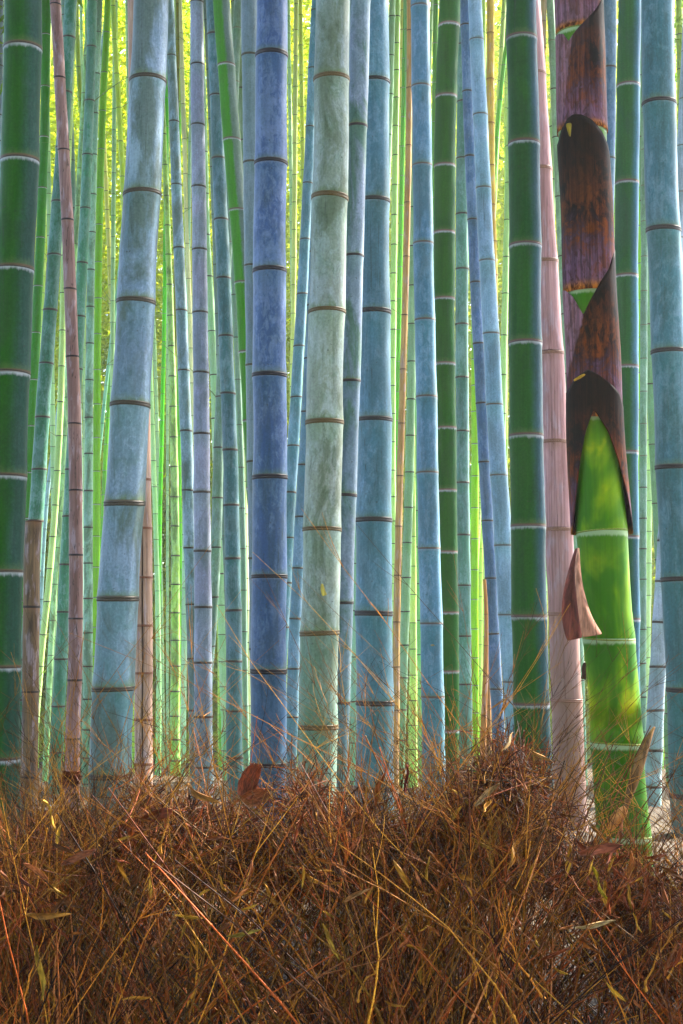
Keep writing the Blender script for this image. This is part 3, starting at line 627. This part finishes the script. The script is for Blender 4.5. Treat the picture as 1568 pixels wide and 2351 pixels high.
bamboo(NB, [(911, 495, 519), (1028, 488, 512), (1143, 489, 514), (1257, 482, 507), (1371, 476, 502), (1484, 468, 494)], [911, 1028, 1143, 1257, 1371, 1484, 1590], 'blue', (110, 136, 112), 'sage-grey bamboo slanting behind the straight lilac-grey one', depth=12.5)
bamboo(NB, [(400, 462, 479), (635, 470, 488), (761, 477, 496), (861, 482, 502), (961, 485, 506)], [540, 635, 761, 861, 961, 1060], 'plain', (146, 178, 154), 'pale mint bamboo in the gap right of the straight lilac-grey one', depth=16)
bamboo(NB, [(677, 531, 546), (800, 537, 552), (976, 542, 557), (1167, 549, 563), (1500, 554, 568)], [677, 775, 872, 976, 1073, 1167, 1260, 1355, 1450], 'plain', (106, 130, 126), 'slim slate-green bamboo right of the teal-blue leaning one', depth=16)
bamboo(NB, [(1100, 554, 568), (1328, 557, 571), (1475, 560, 575), (1700, 565, 579)], [1180, 1254, 1328, 1401, 1475, 1546, 1620], 'plain', (206, 208, 176), 'thin cream bamboo left of the deep blue one', depth=18)
bamboo(NB, [(1000, 421, 432), (1280, 418, 429), (1500, 416, 429), (1700, 413, 427)], [1100, 1165, 1228, 1290, 1350, 1410, 1470], 'plain', (162, 192, 188), 'thin pale aqua bamboo beside the closely jointed yellow-green one', depth=19)
bamboo(NB, [(700, 406, 416), (1025, 406, 416), (1260, 408, 418)], [770, 850, 930, 1000, 1070, 1140, 1200], 'green', (94, 168, 40), 'thin bright green bamboo behind the closely jointed yellow-green one', depth=23)
bamboo(NB, [(400, 420, 431), (560, 425, 436), (720, 430, 441), (900, 435, 447)], [400, 480, 560, 640, 720, 800, 880], 'plain', (212, 208, 190), 'thin whitish bamboo between the two blue-grey leaning and lilac ones', depth=19)  # sunlight on this stalk put into its whitish tint
bamboo(NB, [(130, 403, 413), (234, 410, 421), (318, 425, 436), (500, 440, 451)], [60, 130, 234, 318, 400], 'plain', (170, 192, 100), 'thin crooked lime bamboo in the bright gap beside the lilac-grey one', depth=21, branches=2)
bamboo(NB, [(0, 403, 413), (160, 402, 412), (400, 400, 410)], [10, 92, 160, 235, 310], 'plain', (120, 118, 40), 'thin dark olive bamboo in the bright gap beside the lilac-grey one', depth=19, branches=2)

# the grove behind: thin stalks deep in the wood
far_cols = [((170, 195, 105), 'thin pale lime bamboo deep in the grove', 'thin pale lime bamboos deep in the grove'),
            ((150, 180, 150), 'thin pale sage bamboo deep in the grove', 'thin pale sage bamboos deep in the grove'),
            ((110, 165, 50), 'thin grass-green bamboo deep in the grove', 'thin grass-green bamboos deep in the grove'),
            ((198, 190, 120), 'thin straw-coloured bamboo deep in the grove', 'thin straw-coloured bamboos deep in the grove')]
for i in range(52):
    dep = random.uniform(20, 33); xx = -20 + (i + random.random()) * 1610 / 52
    w = random.uniform(.06, .085) * FPX / dep; ln = random.uniform(-45, 45)
    c, lb, gr = random.choice(far_cols)
    n0 = random.uniform(0, 60); sp = random.uniform(.30, .38) * FPX / dep
    bamboo(NB, [(0, xx - w / 2 + ln, xx + w / 2 + ln), (900, xx - w / 2, xx + w / 2), (1700, xx - w / 2 - ln * .4, xx + w / 2 - ln * .4)],
           [n0 + sp * k for k in range(int(1500 / sp))], 'plain', c, lb, gr, depth=dep, branches=random.choice((0, 1, 2, 3)))

# the grove goes on to the right and left of the view
random.seed(21)
proto = ALL[22][0]
for i in range(24):
    side = 1 if i < 12 else -1
    Yq = random.uniform(3.8, 22); half = Yq * IW / 2 / FPX
    Xq = side * (half + random.uniform(.35, 9.5 if side > 0 else 4.0))
    r = empty(NB, (Xq, Yq, float(ground_z(Yq))))
    for ch in proto.children:
        c = ch.copy(); C.objects.link(c); c.parent = r
        if ch.name.startswith('crown'): c.data = random.choice(CROWN)
    r.rotation_euler = (random.uniform(-.03, .03), random.uniform(-.03, .03), random.uniform(0, 6.28))
    tag(r, 'blue-grey bamboo of the surrounding grove beside the view', 'bamboo', 'bamboos of the surrounding grove')
# and on the other side of the path
for i in range(56):
    Yq = -random.uniform(3.4, 14); Xq = -14 + (i + random.random()) * 28 / 56
    r = empty(NB, (Xq, Yq, 0.0))
    for ch in proto.children:
        c = ch.copy(); C.objects.link(c); c.parent = r
        if ch.name.startswith('crown'): c.data = random.choice(CROWN); c.location.z -= random.uniform(3, 7.2)  # crowns hung low to cut the light from behind the camera
    r.rotation_euler = (random.uniform(-.03, .03), random.uniform(-.03, .03), random.uniform(0, 6.28))
    tag(r, 'blue-grey bamboo across the path, facing the brushwood fence', 'bamboo', 'bamboos across the path')

# far sunlit foliage that reads as one mass
r = np.random.default_rng(99)
ncl = 16000
cl = np.stack([r.uniform(-16, 16, ncl), r.uniform(33, 52, ncl), np.where(r.random(ncl) < .72, r.uniform(1.5, 22, ncl), r.uniform(-2.2, 6, ncl))], -1)
keep = (np.sin(cl[:, 0] * 1.3 + 1.1 * np.sin(cl[:, 2] * .45)) + .7 * np.sin(cl[:, 0] * 3.1 + cl[:, 2] * .3 + 2) + r.normal(0, .6, ncl)) > -.75
cl = cl[keep]
ci = np.repeat(np.arange(len(cl)), 34)
p = cl[ci] + r.normal(0, .36, (len(ci), 3)) * np.array([1, 1, .75])
tone = np.clip(r.random(len(cl))[ci] * .7 + r.random(len(ci)) * .4, 0, 1)
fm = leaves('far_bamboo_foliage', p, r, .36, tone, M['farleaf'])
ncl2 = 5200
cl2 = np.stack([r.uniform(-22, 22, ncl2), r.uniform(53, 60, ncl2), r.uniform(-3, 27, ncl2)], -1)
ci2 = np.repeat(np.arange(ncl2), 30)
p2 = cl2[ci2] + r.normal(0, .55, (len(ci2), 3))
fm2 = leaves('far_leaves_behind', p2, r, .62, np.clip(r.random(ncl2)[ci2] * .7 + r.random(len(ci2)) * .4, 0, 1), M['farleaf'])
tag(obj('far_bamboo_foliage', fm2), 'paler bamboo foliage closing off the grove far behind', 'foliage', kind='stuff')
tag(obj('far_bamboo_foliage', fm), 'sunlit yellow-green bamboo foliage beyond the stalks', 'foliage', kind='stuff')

# ------------------------------------------------------------------ young shoot in its sheaths
random.seed(33)
YS = 4.05
sk = [(0, 1276, 1384), (328, 1283, 1393), (564, 1294, 1403), (718, 1302, 1411), (923, 1310, 1422), (1221, 1327, 1438), (1466, 1339, 1456), (1705, 1352, 1473), (1907, 1371, 1497)]
shoot, sax, _ = bamboo('bamboo_shoot', sk, [-150, 79, 300, 480, 672, 960, 1221, 1466, 1705, 1917], 'shoot', (90, 160, 10),
    'thick young bamboo shoot, glossy green below, wrapped in purple-brown sheaths above', depth=YS, nodecol=(120, 130, 30), nodekind='thin', cat='bamboo shoot')
so = np.array(shoot.location)
def shell(name, ytop, ybot, r0, r1, tone=None, rows=26, cols=120, sub=None, back_top=None, col=None):
    """a sheath wrapped round the shoot; ytop / ybot give its edges (photograph rows) against the sideways position u"""
    th = np.linspace(-math.pi, math.pi, cols)
    u = np.sin(th); front = np.abs(th) <= math.pi / 2
    uu = np.where(front, u, np.sign(u))
    yt = np.interp(uu, *zip(*ytop)); yb = np.interp(uu, *zip(*ybot)) if not np.isscalar(ybot) else np.full(cols, float(ybot))
    V = []; H = []; T = []
    ymin, ymax = yt.min(), yb.max()
    for i in range(rows):
        k = i / (rows - 1)
        y = yb + (yt - yb) * k
        for j in range(cols):
            z = float(z_of(y[j], YS)); x, yv, rr = sax(z)
            q = (y[j] - ymin) / (ymax - ymin)
            f = r0 + (r1 - r0) * q + .006 * math.sin(th[j] * 3 + y[j] * .02)
            V.append((x + rr * f * math.sin(th[j]) - so[0], yv - rr * f * math.cos(th[j]) - so[1], z - so[2]))
            H.append(1 - q); T.append(tone(uu[j], y[j]) if tone else 0.0)
    me = mesh_from(name, V, grid_faces(rows, cols), {'h': H, 'tone': T}, True, [M['sheath']])
    o = obj(name, me, shoot)
    m = o.modifiers.new('thickness', 'SOLIDIFY'); m.thickness = .0016; m.offset = 1
    return o
shell('sheath', [(-1, -190), (1, -190)], 79, 1.025, 1.03, lambda u, y: .55 if u < .1 else .2)
shell('sheath', [(-1, 84), (-.8, 92), (-.61, 113), (-.42, 98), (-.2, 84), (.1, 68), (.4, 50), (.7, 26), (.9, 5), (1, -8)], 306, 1.04, 1.05, lambda u, y: .75 if u < -.5 - (y - 113) * .002 else .12 if u < .2 else 0)
shell('sheath', [(-1, 332), (-.9, 308), (-.7, 288), (-.5, 281), (-.2, 283), (.2, 295), (.6, 318), (.85, 342), (1, 372)], 676, 1.075, 1.065)
shell('sheath', [(-1, 668), (-.75, 692), (-.45, 735), (-.2, 705), (.05, 680), (.3, 655), (.6, 630), (.85, 592), (1, 575)], 965, 1.085, 1.095, lambda u, y: .95 if u < -.45 - (y - 735) * .0042 else 0)
shell('sheath', [(-1, 902), (-.8, 876), (-.37, 858), (0, 872), (.4, 890), (.75, 908), (1, 945)],
      [(-1, 1226), (-.95, 1190), (-.84, 1129), (-.69, 1060), (-.5, 1000), (-.21, 949), (.26, 1000), (.57, 1060), (.8, 1129), (.93, 1190), (1, 1226)], 1.11, 1.20)
def ribbon(name, L, R, Yo, bulge, mat, rgb, parent, cols=9, thick=.0015, orig=None, curl=0.0):
    """curved piece between two edges read from the photograph, at distance Yo with its own depth"""
    n = len(L); V = []
    for i in range(n):
        for j in range(cols):
            t = j / (cols - 1); x = L[i][0] * (1 - t) + R[i][0] * t; y = L[i][1] * (1 - t) + R[i][1] * t
            p = at(x, y, Yo[i] if hasattr(Yo, '__len__') else Yo)
            p[1] -= bulge * math.sin(math.pi * t) + curl * t
            V.append(p - (orig if orig is not None else 0))
    me = mesh_from(name, V, grid_faces(n, cols), {'h': np.repeat(np.linspace(.25, .6, n), cols), 'tone': np.zeros(n * cols)}, True, [mat])
    o = obj(name, me, parent); o.color = tint(rgb, .65)
    m = o.modifiers.new('thickness', 'SOLIDIFY'); m.thickness = thick
    sd = o.modifiers.new('smooth', 'SUBSURF'); sd.levels = 1; sd.render_levels = 2
    return o
M['bract'] = simple_noise_material('dried_bract', .55, 90, .7, .6, .08, (1, 1, .12))
hang = obj('hanging_sheath', None, shoot)
bpy.data.objects.remove(hang)
h1 = ribbon('hanging_sheath', [(1321, 1258), (1306, 1305), (1293, 1355), (1286, 1415), (1301, 1474)], [(1327, 1256), (1320, 1305), (1324, 1355), (1331, 1415), (1338, 1466)], [3.98, 3.96, 3.94, 3.93, 3.92], .012, M['bract'], (124, 62, 50), shoot, orig=so)
ribbon('sheath_fold', [(1326, 1256), (1318, 1305), (1322, 1355), (1329, 1415), (1336, 1466)], [(1329, 1257), (1333, 1325), (1344, 1375), (1361, 1425), (1385, 1457)], [3.95, 3.93, 3.915, 3.90, 3.89], .010, M['bract'], (206, 142, 112), h1, orig=so)
ribbon('sheath_blade', [(1299, 284), (1302, 298), (1307, 314)], [(1312, 282), (1311, 298), (1309, 316)], YS - .085, .004, M['bract'], (150, 130, 30), shoot, 5, orig=so)
ribbon('sheath_blade', [(1315, 872), (1326, 864), (1340, 857)], [(1318, 877), (1332, 870), (1346, 861)], YS - .095, .004, M['bract'], (170, 130, 30), shoot, 5, orig=so)
ribbon('base_sheath', [(1501, 1667), (1480, 1693), (1452, 1752), (1438, 1815), (1431, 1855)], [(1503, 1668), (1494, 1702), (1481, 1752), (1466, 1800), (1438, 1858)], [4.0, 3.97, 3.95, 3.95, 3.97], .015, M['bract'], (128, 92, 52), shoot, orig=so)
ribbon('base_sheath', [(1432, 1848), (1412, 1862), (1396, 1880), (1390, 1900)], [(1442, 1862), (1430, 1884), (1416, 1900), (1402, 1910)], 3.94, .014, M['bract'], (170, 110, 56), shoot, orig=so)
ribbon('dried_bract', [(1340, 1520), (1334, 1535), (1338, 1548), (1332, 1558)], [(1346, 1522), (1344, 1537), (1346, 1550), (1345, 1562)], 3.99, .008, M['bract'], (92, 62, 44), shoot, 5, orig=so)

def scrap(owner, pts_l, pts_r, rgb):
    root, axis, Yd = owner
    x, yv, rr = axis(float(z_of(pts_l[0][1], Yd)))
    ribbon('leaf_scrap', pts_l, pts_r, Yd - rr * 1.02, .002, M['bract'], rgb, root, 4, .0008, np.array(root.location))
pale = [a for a in ALL if 'stuck yellow scrap' in a[0]['label']][0]
scrap(pale, [(737, 1339), (735, 1352), (739, 1370)], [(742, 1340), (747, 1358), (752, 1366)], (206, 184, 88))
scr = [a for a in ALL if 'vertical scratches' in a[0]['label']][0]
scrap(scr, [(988, 1480), (994, 1478)], [(989, 1484), (1000, 1483)], (190, 176, 130))

# ------------------------------------------------------------------ brushwood fence of dry bamboo twigs
fence = empty('brushwood_fence', (0, 2.75, 0)); fo = np.array([0, 2.75, 0.])
tag(fence, 'low fence of tangled dry golden-brown bamboo twigs in front of the grove', 'fence')
r = np.random.default_rng(5)
crest_x = [-200, 0, 100, 230, 350, 460, 560, 700, 800, 960, 1050, 1150, 1250, 1350, 1450, 1568, 1800]
crest_y = [1960, 1965, 1925, 1940, 1870, 1895, 1870, 1865, 1910, 1930, 1860, 1790, 1885, 1975, 2030, 2050, 2020]
def crest(x, Yd):
    px = x / (Yd / FPX) + IW / 2
    return z_of(np.interp(px, crest_x, crest_y), Yd)
PAL = lin([(192, 118, 33), (164, 88, 27), (144, 70, 27), (206, 142, 46), (112, 52, 21), (178, 85, 32), (189, 118, 70), (155, 104, 34)])
def palette(n, w=None):
    c = PAL[r.choice(len(PAL), n, p=w)] * (r.uniform(.12, 1.0, n)[:, None] ** 1.5 * .80)
    return c
parts_V, parts_F, parts_C = [], [], []; off = 0
def put(P, R, col, sides=3):
    global off
    V, F = tubes(P, R, sides)
    parts_V.append(V); parts_F.append(F + off); off += len(V)
    parts_C.append(np.repeat(np.concatenate([col, np.ones((len(col), 1))], 1), P.shape[1] * sides, 0))
def stalks(n, ylo, yhi, zlo, zhi_add, lean, rad, k=9):
    x0 = r.uniform(-1.25, 1.25, n * 3); dn = np.sin(x0 * 9.1) + np.sin(x0 * 23 + 1.3) + .8 * np.sin(x0 * 51 + .4) + r.normal(0, .8, n * 3)
    x0 = x0[np.argsort(-dn)[:n]]; x0 = x0[r.permutation(n)]; y0 = r.uniform(ylo, yhi, n); z0 = r.uniform(*zlo, n)
    ln = r.normal(0, lean, n); ln = np.where(r.random(n) < .5, ln, np.sign(ln) * (np.abs(ln) * .5 + r.uniform(.25, .6, n)))
    top = crest(x0, y0) + zhi_add(n)
    L = np.maximum(.12, top - z0)
    t = np.linspace(0, 1, k)[None]
    bend = r.normal(0, .30, n)[:, None]
    X_ = x0[:, None] + (np.tan(np.clip(ln, -1.1, 1.1))[:, None] * (t - .5) + bend * t ** 2) * L[:, None]
    Y_ = y0[:, None] + (r.normal(-.02, .10, n)[:, None] * t + r.normal(0, .06, n)[:, None] * t ** 2) * np.minimum(1, L)[:, None]
    Z_ = z0[:, None] + L[:, None] * (t - .12 * np.abs(bend) * t ** 2)
    P = np.stack([X_, Y_, Z_], -1) + r.normal(0, .0022, (n, k, 3))
    R = rad(n)[:, None] * (1 - .72 * t)
    return P, R
def knots(P, R):
    """resample every polyline so that it swells a little at its joints"""
    n, k, _ = P.shape
    Q = np.repeat(P, 3, axis=1).astype(float); RR = np.repeat(R, 3, axis=1)
    T = np.gradient(P, axis=1); T /= np.linalg.norm(T, axis=2, keepdims=True) + 1e-9
    Q[:, 0::3] -= T * (R * 1.6)[:, :, None]; Q[:, 2::3] += T * (R * 1.6)[:, :, None]
    RR[:, 1::3] *= 1.7
    return Q, RR
def branchlets(P, R, n, L, spread, rad, k=4):
    """side twigs leaving joints of parent twigs"""
    i = r.integers(0, len(P), n); j = r.integers(P.shape[1] // 3, P.shape[1] - 1, n)
    p0 = P[i, j]; T = P[i, j + 1] - P[i, j]; T /= np.linalg.norm(T, axis=1, keepdims=True) + 1e-9
    d = T + r.normal(0, spread, (n, 3)) * np.array([1, .7, .8]); d[:, 2] += .25; d /= np.linalg.norm(d, axis=1, keepdims=True)
    t = np.linspace(0, 1, k)[None, :, None]; Ln = (L * r.uniform(.45, 1.3, n))[:, None, None]
    Q = p0[:, None] + d[:, None] * t * Ln + r.normal(0, .12, (n, 1, 3)) * (t ** 2) * Ln
    RR = (rad * r.uniform(.7, 1.3, n))[:, None] * (1 - .6 * np.linspace(0, 1, k))[None]
    return Q, RR, i
# dense body
P1, R1 = stalks(1500, 2.54, 3.0, (0.0, .45), lambda n: r.normal(-.01, .07, n), .15, lambda n: r.uniform(.0020, .0044, n))
c1 = palette(len(P1)); put(*knots(P1, R1), c1, 4)
Q, RR, i = branchlets(P1, R1, 3600, .14, .45, .0012); put(Q, RR, c1[i] * 1.05)
P1b, R1b = stalks(520, 2.46, 2.60, (.35, .9), lambda n: r.normal(-.13, .12, n), .16, lambda n: r.uniform(.0012, .0026, n))
c1b = palette(len(P1b)) * 1.35; put(*knots(P1b, R1b), c1b)
Q, RR, i = branchlets(P1b, R1b, 900, .10, .45, .0008); put(Q, RR, c1b[i])
# wisps standing above the crest
P2, R2 = stalks(1300, 2.52, 3.0, (.72, .95), lambda n: np.abs(r.normal(0, .17, n)) + .02, .36, lambda n: r.uniform(.0007, .0014, n))
c2 = palette(len(P2), [.28, .10, .04, .28, .03, .04, .03, .20]) * np.array([1.0, 1.12, 1.0]); put(*knots(P2, R2), c2)
Q2, RQ2, i2 = branchlets(P2, R2, 7500, .085, .48, .00055); put(Q2, RQ2, c2[i2])
Q3, RQ3, i3 = branchlets(Q2, RQ2, 4200, .03, .5, .0005, 3); put(Q3, RQ3, c2[i2][i3] * .8)
# matted clumps lying on the crest
for (px, py, w, h, n) in [(1145, 1800, 95, 50, 420), (1175, 1770, 40, 45, 220), (1080, 1870, 120, 50, 480), (700, 1850, 36, 60, 260), (720, 1905, 60, 40, 240), (845, 1900, 60, 40, 260), (330, 1880, 50, 70, 300), (380, 1925, 110, 40, 300),
                          (130, 1930, 80, 45, 360), (560, 1910, 110, 50, 360), (1235, 1890, 60, 70, 320), (450, 1900, 50, 60, 240), (960, 1960, 90, 40, 280), (20, 2000, 70, 40, 220), (1340, 1995, 110, 40, 300), (1500, 2050, 110, 40, 260), (250, 1990, 110, 40, 420), (640, 1995, 120, 40, 480), (760, 2010, 110, 40, 380), (880, 1990, 100, 35, 320), (1060, 1960, 110, 40, 420), (1200, 1990, 110, 40, 420), (60, 2040, 90, 40, 260), (480, 1980, 110, 40, 360), (1440, 2110, 110, 50, 420), (1540, 2170, 90, 70, 420), (1380, 2060, 90, 40, 300), (1480, 2250, 120, 60, 300)]:
    Yc = 2.72; c0 = at(px, py, Yc); m = Yc / FPX
    p0 = c0 + r.normal(0, 1, (n, 3)) * np.array([w * m * .55, .07, h * m * .55])
    d = r.normal(0, 1, (n, 3)) * np.array([.8, .6, 1.0]); d /= np.linalg.norm(d, axis=1, keepdims=True)
    t = np.linspace(-.5, .5, 4)[None, :, None]; Ln = r.uniform(.02, .16, n)[:, None, None]
    Qc = p0[:, None] + d[:, None] * t * Ln + r.normal(0, .25, (n, 1, 3)) * (t ** 2) * Ln
    put(Qc, np.repeat(r.uniform(.0005, .0011, n)[:, None], 4, 1), palette(n, [.12, .2, .24, .08, .2, .1, .02, .04]) * .9)
V = np.concatenate(parts_V) - fo; F = np.concatenate(parts_F)
tw = obj('twigs', mesh_from('twigs', V, F, {'col': np.concatenate(parts_C)}, True, [M['twig']]), fence)
tag(tw, kind='stuff')
# longer stalks that can be told apart, each its own piece
P4, R4 = stalks(110, 2.50, 2.64, (.72, 1.0), lambda n: r.normal(-.10, .12, n), .10, lambda n: r.uniform(.0014, .0026, n), 8)
P5, R5 = stalks(60, 2.5, 2.9, (.85, 1.0), lambda n: r.uniform(.04, .24, n), .22, lambda n: r.uniform(.0010, .0016, n), 8)
for P_, R_ in ((P4, R4), (P5, R5)):
    cc = palette(len(P_), [.3, .1, .05, .3, .02, .1, .1, .03]) * 1.15
    for i in range(len(P_)):
        Qk, Rk = knots(P_[i:i + 1], R_[i:i + 1]); Vk, Fk = tubes(Qk, Rk, 4)
        nV = len(Vk)
        Qb, Rb, ib = branchlets(P_[i:i + 1], R_[i:i + 1], 7, .09, .45, R_[i, 0] * .38); Vb, Fb = tubes(Qb, Rb, 3)
        colv = np.tile(np.append(cc[i] * 1.1, 1.0), (nV + len(Vb), 1))
        obj('stalk', mesh_from('stalk', np.concatenate([Vk, Vb]) - fo, np.concatenate([Fk, Fb + nV]), {'col': colv}, True, [M['twig']]), fence)
# dead leaves and curled sheaths caught in the twigs
def leaf_mesh(seed, asp, curl):
    q = np.random.default_rng(seed); n, m = 11, 5; V = []
    for i in range(n):
        t = i / (n - 1); w = asp * (math.sin(math.pi * min(1, t * .93 + .05)) ** .8) * .5
        for j in range(m):
            s_ = j / (m - 1) * 2 - 1
            V.append((s_ * w * math.cos(curl * s_), t, abs(s_) * w * .5 * math.sin(curl) + .22 * math.sin(t * 3 + seed) * t + .04 * math.sin(7 * t + 3 * s_ + seed)))
    return mesh_from('dead_leaf', V, grid_faces(n, m), None, True, [M['deadleaf']])
def husk_mesh(seed):
    q = np.random.default_rng(seed); n, m = 15, 13; V = []
    for i in range(n):
        t = i / (n - 1); w = .34 * (math.sin(math.pi * (t * .8 + .16)) ** .6); cl_ = 1.5 + .5 * math.sin(3 * t + seed)
        for j in range(m):
            u = j / (m - 1) * 2 - 1
            V.append((w * math.sin(cl_ * u) + q.normal(0, .012), t + .05 * u * u + q.normal(0, .012) * (1 + 2 * (i in (0, n - 1))), w * (1 - math.cos(cl_ * u)) * .8 + .10 * math.sin(4 * t + seed) + q.normal(0, .012)))
    return mesh_from('husk', V, grid_faces(n, m), None, True, [M['deadleaf']])
LEAF = [leaf_mesh(k, a, c) for k, (a, c) in enumerate([(.18, .5), (.22, .9), (.26, 1.1), (.16, .7), (.34, 1.0)])]
LEAF.append(husk_mesh(3))
def put_leaf(px, py, Yd, size, kind, rgb, rot, tilt=None):
    o = obj('dead_leaf', LEAF[kind], fence, at(px, py, Yd) - fo)
    o.scale = (size, size, size); o.color = tint(rgb, .45)
    o.rotation_euler = (math.pi / 2 + (tilt if tilt is not None else random.uniform(-.6, .6)), rot, random.uniform(-.8, .8))
    return o
LC = [(190, 128, 40), (160, 92, 36), (206, 152, 50), (146, 68, 30), (178, 104, 60), (120, 70, 34), (118, 54, 26)]
for k in range(270):
    px = random.uniform(-20, 1590); py = random.triangular(1850, 2360, 2000) if k % 4 else float(np.interp(px, crest_x, crest_y)) + random.uniform(-30, 40)
    Yd = random.uniform(2.45, 2.56) if py > 1960 else random.uniform(2.5, 2.75)
    put_leaf(px, py, Yd, random.uniform(.02, .06), random.randrange(5), random.choice(LC), random.uniform(-3.1, 3.1))
for (px, py, s, kd, c, rot) in [(556, 1830, .062, 5, (150, 74, 46), .35), (556, 1842, .05, 5, (160, 90, 54), 1.2), (135, 1800, .042, 5, (150, 86, 56), 1.2), (180, 1800, .035, 5, (100, 56, 40), -1.0),
                                (430, 1800, .085, 1, (186, 122, 48), 1.9), (140, 1985, .07, 4, (176, 104, 72), 1.15), (330, 1880, .10, 4, (136, 66, 40), 1.3), (60, 2100, .085, 1, (182, 122, 50), 1.5),
                                (1090, 1850, .06, 4, (206, 168, 120), .8), (860, 1850, .06, 4, (168, 92, 40), .2), (930, 1820, .05, 3, (120, 36, 28), .1), (1150, 1725, .05, 2, (190, 150, 96), .9),
                                (1215, 1720, .05, 2, (176, 124, 64), 2.0), (1330, 1960, .09, 4, (168, 92, 66), 1.3), (1360, 1990, .07, 3, (196, 170, 40), 2.6), (1320, 2130, .07, 2, (214, 176, 120), 1.4),
                                (790, 2070, .06, 1, (196, 138, 84), 1.1), (740, 2120, .07, 3, (206, 160, 60), 2.7), (520, 2150, .06, 2, (186, 156, 70), 1.4), (85, 2170, .09, 3, (200, 160, 56), 3.0)]:
    put_leaf(px, py, 2.47 if py > 1950 else 2.56, s, kd, c, rot, .1)

# ------------------------------------------------------------------ haze volume added for a soft bloom in the gaps
bx = [(-950, -60, -4), (950, -60, -4), (950, 950, -4), (-950, 950, -4), (-950, -60, 34), (950, -60, 34), (950, 950, 34), (-950, 950, 34)]
hm = mesh_from('haze', bx, [(0, 3, 2, 1), (4, 5, 6, 7), (0, 1, 5, 4), (1, 2, 6, 5), (2, 3, 7, 6), (3, 0, 4, 7)], None, False)
g = G('haze')
pv = g.n.new('ShaderNodeVolumePrincipled'); pv.inputs['Color'].default_value = (.95, .98, .9, 1)
pv.inputs['Density'].default_value = HAZE; pv.inputs['Anisotropy'].default_value = .35
g.l.new(pv.outputs[0], g.out.inputs['Volume'])
hm.materials.append(g.m)
tag(obj('haze', hm), 'added pale haze for a soft bloom between the stalks', 'haze', kind='stuff')
